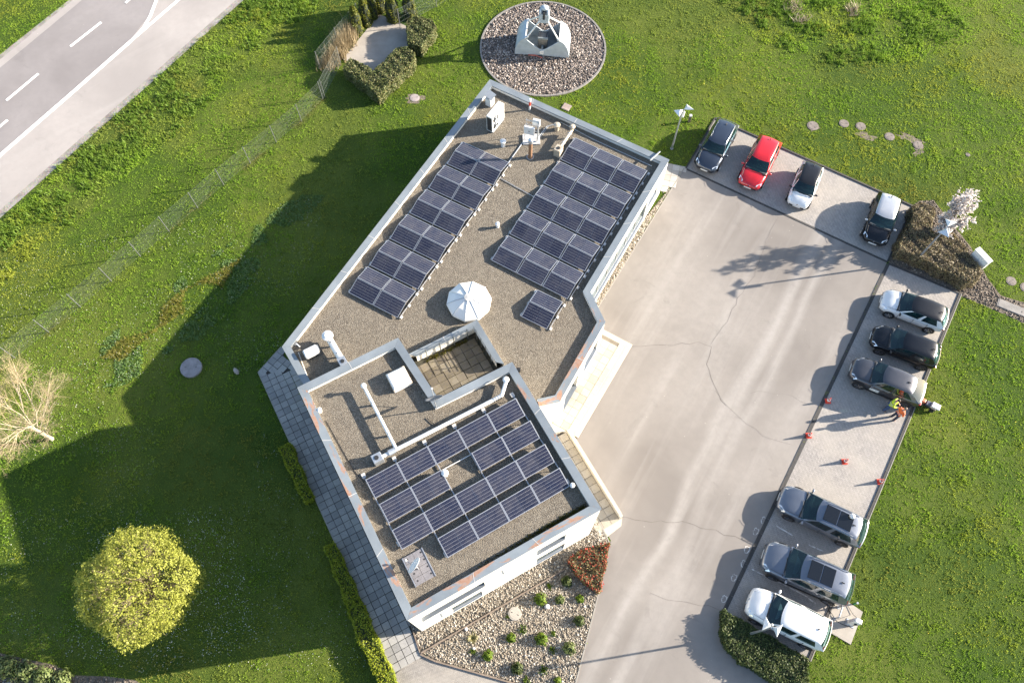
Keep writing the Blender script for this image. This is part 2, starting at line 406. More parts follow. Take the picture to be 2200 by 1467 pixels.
for (x, y) in ((1624, 1141), (1605, 1180), (1577, 1240), (1556, 1286), (1641, 1117), (1598, 1210)):
    q = [(-6, 8), (-7, -2), (-3, -3), (-4, -7), (1, -9), (2, -6), (7, -5), (5, 3), (0, 9)]
    struct(strip('chalk_arrow', [P2(x + u * .85, y + v * .85) for u, v in q], .05, .0150, M_CHALK, True))

# ---- road, top left
ROAD_ALL = poly([(-260, 345), (0, 122), (152, 0), (310, -130), (700, -165), (521, 0), (0, 467), (-260, 690)])
EXCL.append(poly([(-260, 345), (0, 118), (156, 0), (310, -130), (720, -165), (527, 0), (400, 105), (0, 472), (-260, 695)]))
sheet('road_verge', poly([(-260, 335), (0, 118), (149, 0), (310, -145), (722, -165), (524, 0), (0, 469), (-260, 695)]), .006, M_VERGE)
sheet('road', poly([(-260, 345), (0, 129), (158, 0), (320, -130), (690, -165), (508, 0), (0, 452), (-260, 675)]), .014, M_ROAD_B)
sheet('road_lane', poly([(-260, 362), (0, 147), (178, 0), (330, -125), (462, -165), (334, 0), (319, 36), (280, 87), (0, 336), (-260, 560)]), .020, M_ROAD_A)
PZ = [.024]
def paint(pts, w): PZ[0] += .003; struct(strip('lane_marking', [P2(*p) for p in pts], w, PZ[0], M_PAINT))
paint([(-200, 507), (0, 335), (150, 205), (283, 88)], .30); paint([(283, 88), (308, 62), (323, 36), (337, 0), (350, -60)], .26); paint([(283, 88), (385, 0), (450, -60)], .26)
for a, b_ in (((151.7, 101), (218, 49)), ((14.3, 217), (83, 159.5)), ((-60, 322), (17, 259)), ((270, 8), (320, -35))): paint([a, b_], .22)

# ---- gravel strip along the upper wing and the walks: bases (stones come later)
G_STRIP = poly([(1449, 392), (1420, 415), (1240, 660), (1283, 662)])
W_PATH = poly([(604, 747), (555, 800), (848, 1449), (902, 1403), (880, 1325), (640, 850), (620, 790)])
S_PATH = poly([(848, 1449), (902, 1403), (935, 1420), (1120, 1470), (1240, 1490), (1240, 1600), (900, 1600)])
sheet('slab_path', W_PATH, .010, plain('path_joint_sand', (.055, .052, .05), .95, var=.3)); EXCL.append(W_PATH)
sheet('paver_path', S_PATH, .014, M_PAVE_S); EXCL.append(S_PATH)
BED = poly([(878, 1326), (903, 1403), (935, 1418), (1108, 1467), (1200, 1500), (1235, 1500), (1244, 1440), (1288, 1262), (1308, 1165), (1286, 1118), (1200, 1130)])
t = Mt('stone_bed_soil'); co = t.coord('World'); n = t.noise(co, 6, 5); t.col(t.ramp(n, [(.35, (.10, .085, .065)), (.65, (.24, .21, .17))])).set(rough=.95).bump(n, .5, .03); M_BEDSOIL = t.m
sheet('stone_bed', BED, .016, M_BEDSOIL); EXCL.append(BED)
CIRC_C = P2(1166.5, 103.5); CIRC_R = 4.79
circ = [CIRC_C + Vector((math.cos(a), math.sin(a))) * CIRC_R for a in np.linspace(0, 2 * math.pi, 64, endpoint=False)]
def patch(px, rx, ry, an, name='bare_soil_patch', m=None, z=.006, seed=0):
    rp = random.Random(seed); c = P2(*px); pts = []
    for k in range(18):
        u = 2 * math.pi * k / 18; q = rp.uniform(.45, 1.2); x, y = rx * q * math.cos(u), ry * q * math.sin(u); pts.append(c + Vector((x * math.cos(an) - y * math.sin(an), x * math.sin(an) + y * math.cos(an))))
    sheet(name, pts, z, m or M_MULCH); THIN.append(pts)
patch((1955, 298), 1.1, .42, R(-30), seed=1); patch((1858, 292), .8, .35, R(-15), seed=2);  patch((1975, 325), .6, .35, R(40), seed=5)
patch((892, 212), .75, .6, 0, seed=6); patch((1745, 271), .55, .5, 0, seed=7)
sheet('gravel_circle', [CIRC_C + (p - CIRC_C) * .99 for p in circ], .012, plain('circle_soil', (.10, .085, .075), .95, var=.3, scale=5)); EXCL.append([CIRC_C + (p - CIRC_C) * 1.02 for p in circ])
MULCH = poly([(1945, 452), (1975, 432), (2005, 430), (2045, 480), (2085, 530), (2120, 595), (2150, 635), (2200, 650), (2260, 668), (2260, 730), (2190, 690), (2150, 672), (2085, 645), (2060, 634), (1908, 568)])
sheet('mulch_bed', MULCH, .008, M_MULCH); EXCL.append(MULCH)
PAD_T = poly([(815, 31), (736, 128), (800, 156), (876, 103), (874, 57)])
sheet('enclosure_paving', PAD_T, .012, M_CONC); EXCL.append(PAD_T)
PAD_C = poly([(1786, 1290), (1818, 1290), (1853, 1314), (1827, 1384), (1772, 1352)])
struct(MB().prism(PAD_C, -.02, .06).build('charger_pad', M_CONC)); EXCL.append(PAD_C)
CORNER = poly([(-150, 1350), (0, 1402), (60, 1416), (120, 1428), (160, 1450), (230, 1452), (290, 1460), (360, 1500), (-150, 1560)])
sheet('bare_soil_corner', CORNER, .006, M_MULCH); EXCL.append(CORNER)
sheet('corner_path', poly([(-150, 1440), (0, 1455), (30, 1467), (120, 1520), (-150, 1560)]), .012, M_CONC)
# ================================================================== BUILDING
ZL, ZU, PAR = 6.7, 3.8, .30
RL, RU = ZL - PAR, ZU - PAR           # roof gravel levels
t = Mt('white_render'); co = t.coord('World'); n = t.noise(co, .6, 5); n2 = t.noise(co, 40, 2); n3 = t.noise(t.coord('World', (2.5, 2.5, .3)), 1.0, 4)
c = t.mix(t.math('MULTIPLY', t.ramp(n3, [(.5, 0.0), (.7, 1.0)]), .25), t.ramp(n, [(.3, (.66, .64, .585)), (.7, (.73, .71, .665))]), (.52, .48, .40))
t.col(c).set(rough=.85, spec=.3).bump(n2, .1, .01); M_WALL = t.m
def coping_mat(name, rust, ang):
    t = Mt(name); co = t.coord('World'); st = t.coord('World', (1, 1, 1), (0, 0, -ang)); mp = t.node('ShaderNodeMapping'); mp.inputs['Scale'].default_value = (.55, 2.6, 1); t.l.new(st, mp.inputs[0])
    n = t.noise(co, .7, 5); n2 = t.noise(mp.outputs[0], 1.0, 6, .62, .6); n3 = t.noise(co, 7, 4)
    c = t.ramp(n, [(.3, (.170, .195, .215)), (.7, (.24, .27, .29))]); c = t.mix(t.math('MULTIPLY', t.ramp(n3, [(.4, .6), (.6, 0.0)]), .35), c, (.20, .215, .225))
    if rust:
        msk = t.ramp(n2, [(rust, 0.0), (rust + .035, 1.0)])
        rc = t.ramp(n3, [(.3, (.33, .13, .05)), (.5, (.40, .20, .105)), (.7, (.34, .26, .21))])
        c = t.mix(t.math('MULTIPLY', msk, .75), c, rc)
    t.col(c).set(rough=.42, metal=.25, spec=.5).bump(n3, .06, .01); return t.m
UPX = [(607, 745), (1053, 172), (1437, 344), (1268, 627), (1299.5, 692), (1203, 861), (1158, 871)]
U = [P2(x, y, ZU) for x, y in UPX]
Lp = [P2(x, y, ZL) for x, y in [(640, 833), (855, 727), (941, 857), (1100, 779), (1291, 1093), (875, 1331)]]
U_end = P2(655, 829, ZU)
UPOLY = U + [Lp[4].lerp(Lp[5], .35) * .25 + Lp[3] * .75, U_end + Vector((.9, -1.2))]
EXCL.append([p for p in inset(U + [Lp[4], Lp[5], Lp[0]], -.05)])
bld = thing('office_building', 'white two-part office building with flat gravel roofs and zinc-edged parapets', 'building', (-2, 18, 0))
def ubuild(b, name, m, parent=bld, **k): return b.build(name, m, parent, world=True, **k)
M_FRAME = plain('window_frame_alu', (.55, .56, .56), .4, .6)
M_SILL = plain('sill_metal', (.30, .33, .36), .35, .7, var=.08)
t = Mt('window_glass'); t.col((.02, .03, .032)).set(rough=.04, spec=.9, coat=.3); M_GLASS = t.m
t = Mt('window_glass_green'); t.col((.03, .045, .035)).set(rough=.06, spec=.8); M_GLASS_G = t.m
def wall(a, b, z0, z1, openings=(), m=None, name='wall'):
    """outer wall from a to b (outside on the right hand when walking a->b), openings (u0,u1,za,zb,depth)"""
    m = m or M_WALL; d = (b - a).normalized(); L = (b - a).length; n = Vector((d.y, -d.x))
    us = sorted({0.0, L} | {x for o in openings for x in o[:2]}); zs = sorted({z0, z1} | {x for o in openings for x in o[2:4]})
    mb = MB()
    def q(u, z, dep=0.0): p = a + d * u - n * dep; return (p.x, p.y, z)
    for i in range(len(us) - 1):
        for j in range(len(zs) - 1):
            uc, zc = (us[i] + us[i + 1]) / 2, (zs[j] + zs[j + 1]) / 2
            if any(o[0] < uc < o[1] and o[2] < zc < o[3] for o in openings): continue
            mb.add([q(us[i], zs[j]), q(us[i + 1], zs[j]), q(us[i + 1], zs[j + 1]), q(us[i], zs[j + 1])], [(0, 1, 2, 3)])
    for (u0, u1, za, zb, dep) in openings:
        mb.add([q(u0, za), q(u0, zb), q(u0, zb, dep + .05), q(u0, za, dep + .05)], [(0, 1, 2, 3)]); mb.add([q(u1, za), q(u1, zb), q(u1, zb, dep + .05), q(u1, za, dep + .05)], [(3, 2, 1, 0)])
        mb.add([q(u0, zb), q(u1, zb), q(u1, zb, dep + .05), q(u0, zb, dep + .05)], [(0, 1, 2, 3)])
    w = ubuild(mb, name, m)
    for (u0, u1, za, zb, dep) in openings:
        sb = MB(); s0 = [q(u0 + .01, za, -.05), q(u1 - .01, za, -.05), q(u1 - .01, za, dep + .02), q(u0 + .01, za, dep + .02)]
        sb.add([(x, y, z - .03) for x, y, z in s0] + [(x, y, z + (.005 if i < 2 else .04)) for i, (x, y, z) in enumerate(s0)], [(3, 2, 1, 0), (4, 5, 6, 7), (0, 1, 5, 4), (1, 2, 6, 5), (2, 3, 7, 6), (3, 0, 4, 7)])
        fr = MB(); t_ = .07
        def bar(ua, ub, zc, zd): fr.add([q(ua, zc, dep), q(ub, zc, dep), q(ub, zd, dep), q(ua, zd, dep), q(ua, zc, dep + .05), q(ub, zc, dep + .05), q(ub, zd, dep + .05), q(ua, zd, dep + .05)], [(0, 1, 2, 3), (7, 6, 5, 4), (4, 5, 1, 0), (5, 6, 2, 1), (6, 7, 3, 2), (7, 4, 0, 3)])
        za2 = za + .045
        bar(u0, u1, za2, za2 + t_); bar(u0, u1, zb - t_, zb)
        nn = max(1, round((u1 - u0) / 1.3)); bounds = [u0 + (u1 - u0) * i / nn for i in range(nn + 1)]
        for uu in bounds: bar(max(u0, uu - t_ / 2), min(u1, uu + t_ / 2), za2 + t_, zb - t_)
        win = ubuild(fr, 'window', M_FRAME); ubuild(sb, 'sill', M_SILL, win)
        for i in range(nn):
            gp = MB().add([q(bounds[i] + .03, za2 + .03, dep + .03), q(bounds[i + 1] - .03, za2 + .03, dep + .03), q(bounds[i + 1] - .03, zb - .03, dep + .03), q(bounds[i] + .03, zb - .03, dep + .03)], [(0, 1, 2, 3)])
            ubuild(gp, 'pane', M_GLASS_G, win)
    return w
# outward walls (outside on the right): upper wing is listed clockwise, so walk it backwards
wall(U[1], U[0], -.1, ZU - .04, [(3.0, 4.6, 1.0, 2.3, .12), (6.5, 8.1, 1.0, 2.3, .12), (10, 11.6, 1.0, 2.3, .12), (14, 15.6, 1.0, 2.3, .12), (18, 19.6, 1.0, 2.3, .12)])
wall(U[2], U[1], -.1, ZU - .04, [(2.0, 3.6, 1.0, 2.3, .12), (6.0, 7.6, 1.0, 2.3, .12), (9.6, 11.2, 1.0, 2.3, .12)])
LE = (U[3] - U[2]).length
wall(U[3], U[2], -.1, ZU - .04, [(.35, LE - 2.7, .75, 2.75, .10), (LE - 2.45, LE - 1.0, 1.45, 2.35, .10)])
wall(U[4], U[3], -.1, ZU - .04)
wall(U[5], U[4], -.1, ZU - .04, [(.8, 2.6, .32, 2.6, .25), (3.4, 5.2, .9, 2.5, .15)])
wall(U[6], U[5], -.1, ZU - .04)
wall(U[0], U_end, -.1, ZU - .04)
wall(U_end + Vector((.5, .2)), U[0] + (U_end - U[0]) * 1.0, -.1, ZU - .04)
wall(Lp[0], Lp[5], -.1, ZL - .04, [(2.0, 3.6, 1.0, 2.3, .12), (5.0, 6.6, 1.0, 2.3, .12), (8.6, 10.2, 1.0, 2.3, .12), (2.0, 3.6, 3.9, 5.2, .12), (5.0, 6.6, 3.9, 5.2, .12), (8.6, 10.2, 3.9, 5.2, .12)])
wall(Lp[5], Lp[4], -.6, ZL - .04, [(.42, 4.0, 3.65, 4.9, .34), (7.05, 8.75, 3.85, 5.02, .34), (1.95, 3.75, .75, 2.25, .02), (7.12, 8.88, .65, 2.2, .02)])
wall(Lp[4], Lp[3], -.1, ZL - .04, [(1.2, 2.8, 1.0, 2.4, .12), (4.0, 5.8, 3.9, 5.2, .12)])
wall(Lp[3], Lp[2], 3.0, ZL - .04); wall(Lp[2], Lp[1], 3.0, ZL - .04, [(1.0, 2.4, 3.85, 5.7, .12)]); wall(Lp[1], Lp[0], 3.0, ZL - .04)
# small fixtures on the sunny gable
for u, z in ((5.0, 5.2), (1.35, 2.6)):
    d = (Lp[4] - Lp[5]).normalized(); n = Vector((d.y, -d.x)); p = Lp[5] + d * u + n * .09
    ubuild(MB().box(p.x, p.y, z, .10, .20, .12, math.atan2(d.y, d.x)), 'wall_vent', M_SILL)
# roofs
def gravel_mat(name, stops, scale, bumpd=.03, moss=0.0):
    t = Mt(name); co = t.coord('World'); vo = t.node('ShaderNodeTexVoronoi'); vo.inputs['Scale'].default_value = scale; t.l.new(co, vo.inputs['Vector'])
    sep = t.node('ShaderNodeSeparateColor'); t.l.new(vo.outputs['Color'], sep.inputs[0])
    c = t.ramp(sep.outputs[0], stops); c = t.mix(t.ramp(vo.outputs['Distance'], [(.25, 0.0), (.6, .75)]), c, (.075, .062, .048))
    n = t.noise(co, .45, 5); n3 = t.noise(co, 2.4, 5, .7)
    c = t.mix(t.math('MULTIPLY', t.ramp(n, [(.42, 0.0), (.66, 1.0)]), .35), c, (.16, .135, .105)); c = t.mix(t.math('MULTIPLY', t.ramp(n3, [(.35, 1.0), (.52, 0.0)]), .30), c, (.25, .215, .165))
    h = t.math('ADD', t.math('MULTIPLY', vo.outputs['Distance'], -1.0), t.math('MULTIPLY', n3, .8)); t.col(c).set(rough=.9, spec=.25).bump(h, 1.0, bumpd); return t.m
M_RGRAV = gravel_mat('roof_gravel', [(.0, (.11, .095, .075)), (.35, (.175, .152, .122)), (.6, (.225, .198, .158)), (.85, (.29, .26, .21)), (1.0, (.35, .32, .27))], 24, .04)
rough_rng = np.random.RandomState(3)
def roof(pts, z, name):
    b = MB(); p = list(pts)
    if area(p) < 0: p = p[::-1]
    b.add([(q.x, q.y, z) for q in p], [tuple(range(len(p)))]); return ubuild(b, name, M_RGRAV)
TER = [P2(877, 761, 4.0), P2(1025, 687, 4.0), P2(1083, 782, 4.0), P2(941, 857, 4.0)]
# upper roof with the terrace cut out: built as ring of polygons around it
uin = inset(UPOLY, .35)
bm = bmesh.new()
def loop_edges(pts, z):
    v = [bm.verts.new((p.x, p.y, z)) for p in pts]
    return [bm.edges.new((v[i], v[(i + 1) % len(v)])) for i in range(len(v))]
ter_hole = inset(TER, .10)
ed = loop_edges(uin, RU) + loop_edges(ter_hole, RU)
bmesh.ops.triangle_fill(bm, use_beauty=True, use_dissolve=False, edges=ed)
for fc in bm.faces:
    if fc.normal.z < 0: fc.normal_flip()
# drop faces inside the terrace
for fc in [f for f in bm.faces if inp(ter_hole, f.calc_center_median().x, f.calc_center_median().y)]: bm.faces.remove(fc)
me = bpy.data.meshes.new('roof_gravel'); bm.to_mesh(me); bm.free()
me.transform(wmat(bld).inverted()); mk('roof_gravel', me, M_RGRAV, bld)
lin = inset(Lp, .38)
roof(lin, RL, 'roof_gravel')
# inner parapet faces + coping sheets, one object per sheet
def inner_wall(a, b, z0, z1, m=M_WALL):
    ubuild(MB().add([(a.x, a.y, z0), (b.x, b.y, z0), (b.x, b.y, z1), (a.x, a.y, z1)], [(0, 1, 2, 3)]), 'parapet_face', m)
def coping(outer, inner, z, m, step=3.1, gap=.014, closed_ends=True, zb=None):
    (a, b), (c, d) = outer, inner
    L = (b - a).length; n = max(1, round(L / step))
    for i in range(n):
        t0, t1 = i / n, (i + 1) / n; g = gap / 2 / L
        if i: t0 += g
        else: t0 += g * .5
        if i < n - 1: t1 -= g
        else: t1 -= g * .5
        q = [a.lerp(b, t0), a.lerp(b, t1), c.lerp(d, t1), c.lerp(d, t0)]
        ubuild(MB().prism(q, z - .07, [z + .02, z + .02, z, z]), 'coping', m)
        if i:
            tm = i / n; q = [a.lerp(b, tm - g * 2.4), a.lerp(b, tm + g * 2.4), c.lerp(d, tm + g * 2.4), c.lerp(d, tm - g * 2.4)]
            ubuild(MB().prism(q, z + .004, [z + .026, z + .026, z + .007, z + .007]), 'coping_joint', M_SEAM)
M_SEAM = plain('coping_seam', (.62, .60, .56), .5, .3)
CW = .40
def parapet(pts, edges, z, roofz, mats, w=CW, step=3.1):
    n = len(pts); cl = area(pts) < 0
    ou = inset(pts, -.03); inn = inset(pts, w)
    for i in edges:
        j = (i + 1) % n; a, b, c, d = ou[i], ou[j], inn[i], inn[j]
        coping((a, b), (c, d), z, mats[i] if isinstance(mats, dict) else mats, step)
        c2, d2 = inset(pts, w - .03)[i], inset(pts, w - .03)[j]
        if cl: inner_wall(c2, d2, roofz - .02, z - .03)
        else: inner_wall(d2, c2, roofz - .02, z - .03)
def edir(pts, i): d = pts[(i + 1) % len(pts)] - pts[i]; return math.atan2(d.y, d.x)
UP2 = U + [U_end]
umats = {i: coping_mat('zinc_coping_upper_%d' % i, {3: .62, 4: .535, 5: .52}.get(i), edir(UP2, i)) for i in range(8)}
UQ = U + [U[6] + Vector((-1.2, -.4)), U_end + (U_end - U[0]).normalized() * .9]
parapet(UQ, [0, 1, 2, 3, 4, 5], ZU, RU, umats)
parapet(UQ, [8], ZU, RU, {8: coping_mat('zinc_coping_stub', None, 0)})
lmats = {i: coping_mat('zinc_coping_lower_%d' % i, {0: .63, 1: .66, 2: .70, 3: .60, 4: .545, 5: .555}[i], edir(Lp, i)) for i in range(6)}
parapet(Lp, [0, 1, 2, 3, 4, 5], ZL, RL, lmats)
# ---- terrace
tz = 4.0; tfl = 3.28
M_TCOP = coping_mat('zinc_coping_terrace', None, 0)
tin = inset(TER, .36)
for i in (0, 1):
    a, b = TER[i], TER[i + 1]; coping((a, b), (tin[i], tin[i + 1]), tz, M_TCOP, 2.4)
    # outer and inner skirts
    ubuild(MB().add([(b.x, b.y, RU - .05), (a.x, a.y, RU - .05), (a.x, a.y, tz - .06), (b.x, b.y, tz - .06)], [(0, 1, 2, 3)]), 'parapet_face', M_WALL)
    c, d = inset(TER, .33)[i], inset(TER, .33)[i + 1]
    ubuild(MB().add([(c.x, c.y, tfl - .05), (d.x, d.y, tfl - .05), (d.x, d.y, tz - .06), (c.x, c.y, tz - .06)], [(0, 1, 2, 3)]), 'parapet_face', M_WALL)
TF = [TER[0], TER[1], TER[2], Lp[2] + (Lp[3] - Lp[2]) * .9, Lp[2], Lp[2] + (Lp[1] - Lp[2]) * .75]
tb = MB(); TFp = inset(TER, -.4); tb.prism([TFp[0], TFp[1], TFp[2], TFp[3]], tfl - .2, tfl - .03); tfloor = ubuild(tb, 'terrace_floor', plain('terrace_moss', (.045, .042, .028), .95, var=.5, scale=5, bump=.4))
t = Mt('terrace_slab'); co = t.coord('World'); oi = t.node('ShaderNodeObjectInfo'); n = t.noise(co, 1.6, 5); n2 = t.noise(co, 8, 5, .7)
c = t.ramp(t.math('ADD', t.math('MULTIPLY', oi.outputs['Random'], .4), t.math('MULTIPLY', n, .6)), [(.25, (.065, .054, .042)), (.5, (.115, .096, .073)), (.75, (.17, .148, .115))])
t.col(t.mix(t.ramp(n2, [(.35, .5), (.55, 0.0)]), c, (.12, .10, .04))).set(rough=.9).bump(n2, .3, .01); M_TSLAB = t.m
def slab_mesh(s, h, m, sy=None, bev=.008):
    b = MB(); sy = sy or s; k = 1 - 2 * bev / s
    b.box(0, 0, h / 2 - .004, s, sy, h - .008); me = b.mesh('slab'); me.materials.append(m); return me
def slab_field(parent, origin, ang, pitch, size, nx, ny, z, h, m, keep, jit=.004, tilt=0.0, name='slab', pitch_y=None, size_y=None):
    me = slab_mesh(size, h, m, size_y); inv = wmat(parent).inverted(); ux = Vector((math.cos(ang), math.sin(ang))); uy = Vector((-ux.y, ux.x)); k = 0
    pw = parent.matrix_basis.to_euler().z
    for i in range(nx):
        for j in range(ny):
            c = origin + ux * (i + .5) * pitch + uy * (j + .5) * (pitch_y or pitch)
            if not keep(c): continue
            o = bpy.data.objects.new(name, me); col.objects.link(o); o.parent = parent
            o.location = inv @ Vector((c.x + random.uniform(-jit, jit), c.y + random.uniform(-jit, jit), (z(c) if callable(z) else z) + random.uniform(-.004, .004)))
            o.rotation_euler = (random.uniform(-tilt, tilt), random.uniform(-tilt, tilt), ang + random.uniform(-.008, .008)); k += 1
    return k
kt = inset(TER, .42); ta = edir(TER, 0)
slab_field(tfloor, TER[3] - Vector((math.cos(ta), math.sin(ta))) * 1.5 - Vector((-math.sin(ta), math.cos(ta))) * 1.0, ta, .52, .49, 14, 12, tfl - .03, .05, M_TSLAB, lambda c: inp(inset(TER, [.5, .5, -.3, -.3]), c.x, c.y), .012, .012)
# railing inside the terrace parapet
M_RAIL = plain('galvanised_rail', (.30, .33, .35), .4, .75, var=.1)
rin = inset(TER, .46)
for i in (0, 1):
    a, b = rin[i], rin[i + 1]; L = (b - a).length; nb = 4
    for z in (4.02, 4.18, 4.34, 4.50):
        ubuild(MB().tube([(a.x, a.y, z), (b.x, b.y, z)], .018, 6), 'rail', M_RAIL)
    for k in range(nb):
        p = a.lerp(b, (k + .5) / nb); ubuild(MB().box(p.x, p.y, 3.9, .05, .05, 1.26), 'rail_post', M_RAIL)
# moss tufts along the terrace edge and roof edge
M_MOSS = leaf('moss', [(.2, (.09, .085, .012)), (.5, (.17, .16, .025)), (.8, (.20, .12, .05))], .2)
def blades(name, X, Y, Z, h, w, m, parent=None, per=5, lean=.5, dry=None, seed=1, kind='stuff'):
    rs = np.random.RandomState(seed); N = len(X) * per
    x = np.repeat(X, per) + rs.normal(0, .03, N); y = np.repeat(Y, per) + rs.normal(0, .03, N); z = np.repeat(Z, per) if np.ndim(Z) else np.full(N, Z)
    hh = (np.repeat(h, per) if np.ndim(h) else h) * rs.uniform(.5, 1.25, N); ww = (np.repeat(w, per) if np.ndim(w) else w) * rs.uniform(.6, 1.4, N)
    a = rs.uniform(0, 2 * np.pi, N); l = rs.uniform(.1, 1.0, N) * lean * hh; b = rs.uniform(0, 2 * np.pi, N)
    v = np.empty((N, 3, 3), np.float32)
    v[:, 0] = np.stack([x - np.cos(a) * ww / 2, y - np.sin(a) * ww / 2, z - .01], 1); v[:, 1] = np.stack([x + np.cos(a) * ww / 2, y + np.sin(a) * ww / 2, z - .01], 1)
    v[:, 2] = np.stack([x + np.cos(b) * l, y + np.sin(b) * l, z + hh], 1)
    rnd = np.repeat(np.clip(np.repeat(rs.uniform(0, 1, len(X)), per) * .6 + rs.uniform(0, 1, N) * .4, 0, 1), 3)
    dr = np.repeat(np.repeat(dry, per) if dry is not None else np.zeros(N), 3)
    o = npmesh(name, v.reshape(-1, 3), np.arange(N * 3).reshape(-1, 3), 3, m, {'rnd': rnd, 'dry': dr}, parent)
    if kind: o['kind'] = kind
    return o
rs = np.random.RandomState(5)
mp_ = []
for i in range(150):
    p = inset(TER, .5)[0].lerp(inset(TER, .5)[1], rs.uniform(.12, .85)) + Vector((rs.normal(0, .05), -abs(rs.normal(0, .16)))); mp_.append((p.x, p.y, tfl))
s_ = inset(Lp, .5)
for i in range(420):
    p = s_[4].lerp(s_[5], rs.beta(1.1, 2.6) * .72) + Vector((rs.normal(0, .05) - .03, rs.normal(0, .05) + .05)); mp_.append((p.x, p.y, RL))
mp_ = np.array(mp_)
o = blades('roof_moss', mp_[:, 0], mp_[:, 1], mp_[:, 2], .07, .05, M_MOSS, None, 6, .9, seed=4); o['label'] = 'yellow green moss growing along roof parapet and terrace edge'
# dark drain box by the upper roof
p = P(1114, 796, RU); ubuild(MB().box(p.x, p.y, RU + .1, .22, .22, .2), 'roof_drain', plain('black_plastic', (.012, .012, .013), .5))

# ================================================================== SLAB WALKS, ENTRANCE, RAMP
def slab_mat(name, lo, mid, hi, dirt):
    t = Mt(name); co = t.coord('World'); oi = t.node('ShaderNodeObjectInfo'); n = t.noise(co, 1.1, 5); n2 = t.noise(co, 9, 5, .7)
    c = t.ramp(t.math('ADD', t.math('MULTIPLY', oi.outputs['Random'], .45), t.math('MULTIPLY', n, .55)), [(.25, tuple(x * .8 for x in lo)), (.5, tuple(x * .8 for x in mid)), (.75, tuple(x * .8 for x in hi))])
    t.col(t.mix(t.ramp(n2, [(.3, .45), (.5, 0.0)]), c, tuple(x * .8 for x in dirt))).set(rough=.85).bump(n2, .15, .01); return t.m
M_SLAB = slab_mat('grey_slab', (.24, .235, .23), (.31, .30, .29), (.38, .37, .35), (.17, .165, .155))
M_SLAB_C = slab_mat('cream_slab', (.38, .34, .275), (.46, .42, .345), (.52, .48, .405), (.34, .295, .22))
path = bpy.data.objects['slab_path']
a, b = P2(555, 800), P2(848, 1449); wa = math.atan2((b - a).y, (b - a).x)
SOUTHP = poly([(555, 800), (848, 1449), (902, 1403), (885, 1330), (640, 800)])
BFOOT = U + [Lp[3], Lp[4], Lp[5], Lp[0], U_end]
BF2 = inset([Lp[0], Lp[1], Lp[3], Lp[4], Lp[5]], -.22); BF3 = inset([U[0], U[1], U[2], U[6], U_end], -.22)
slab_field(path, a, wa, .43, .40, 50, 7, .014, .05, M_SLAB, lambda c: inp(SOUTHP, c.x, c.y) and not inp(BF2, c.x, c.y) and not inp(BF3, c.x, c.y))
na = math.atan2((P2(604, 747) - P2(555, 800)).y, (P2(604, 747) - P2(555, 800)).x)
NORTHP = poly([(555, 800), (604, 745), (640, 800)])
slab_field(path, P2(555, 800) - Vector((math.cos(na + 1.571), math.sin(na + 1.571))) * 3.44, na, .43, .40, 9, 8, .014, .05, M_SLAB, lambda c: inp(NORTHP, c.x, c.y) and not inp(BF3, c.x, c.y))
kerb_line(path, P2(555, 800), P2(848, 1449), .06, .06, M_KERB_L); kerb_line(path, P2(604, 746), P2(555, 800), .06, .06, M_KERB_L)
# entrance plaza, raised by two steps
PLZ = [P2(1294, 712, .0), P2(1358, 742), P2(1241, 942), P2(1222, 930), P2(1160, 905)]
pl = thing('entrance_terrace', 'pale stone entrance terrace with two steps in front of the white wing', 'terrace', (PLZ[1].x - 3, PLZ[1].y - 3, 0))
M_STEP = slab_mat('cream_step', (.44, .40, .33), (.50, .455, .38), (.55, .505, .43), (.38, .33, .25))
outer = [U[4] + Vector((.3, .4)), P2(1358, 742), P2(1241, 942), P2(1222, 930), Lp[3].lerp(Lp[4], .28), Lp[3].lerp(Lp[4], .1) - Vector((1.0, 0)), U[6], U[5]]
EP = [P2(1358, 742), P2(1241, 942)]; ea = math.atan2((EP[0] - EP[1]).y, (EP[0] - EP[1]).x); ed_ = (EP[0] - EP[1]).normalized(); en = Vector((ed_.y, -ed_.x))
LEN = (EP[0] - EP[1]).length
base = [EP[1], EP[0], EP[0] - en * 5.2, EP[1] - en * 5.2]
def pbuild(b, name, m, **k): return b.build(name, m, pl, world=True, **k)
def quad(s0, s1, d0, d1): return [EP[1] + ed_ * s0 - en * d0, EP[1] + ed_ * s1 - en * d0, EP[1] + ed_ * s1 - en * d1, EP[1] + ed_ * s0 - en * d1]
pbuild(MB().prism(quad(.02, LEN, 0, 2.9), -.05, .13), 'step', M_STEP, bevel=.012)
core = pbuild(MB().prism(quad(.02, LEN - .42, .38, 3.6), -.02, .268), 'platform', plain('step_joint', (.20, .17, .13), .9))
for k in range(7): pbuild(MB().prism(quad(.03 + k * (LEN - .45) / 7 + .004, .03 + (k + 1) * (LEN - .45) / 7 - .004, .375, .72), .20, .292), 'step_edge', M_STEP)
slab_field(pl, EP[1] - en * .735, ea, .5, .485, int((LEN - .45) / .5), 9, .262, .03, M_SLAB_C, lambda c: not inp(BFOOT, c.x, c.y), .002)
# south part of the platform in front of the tall block
pbuild(MB().prism([EP[1] - en * .5, EP[1] - en * 3.0, Lp[3].lerp(Lp[4], .32), P2(1208, 930)], -.02, .266), 'platform', M_STEP)
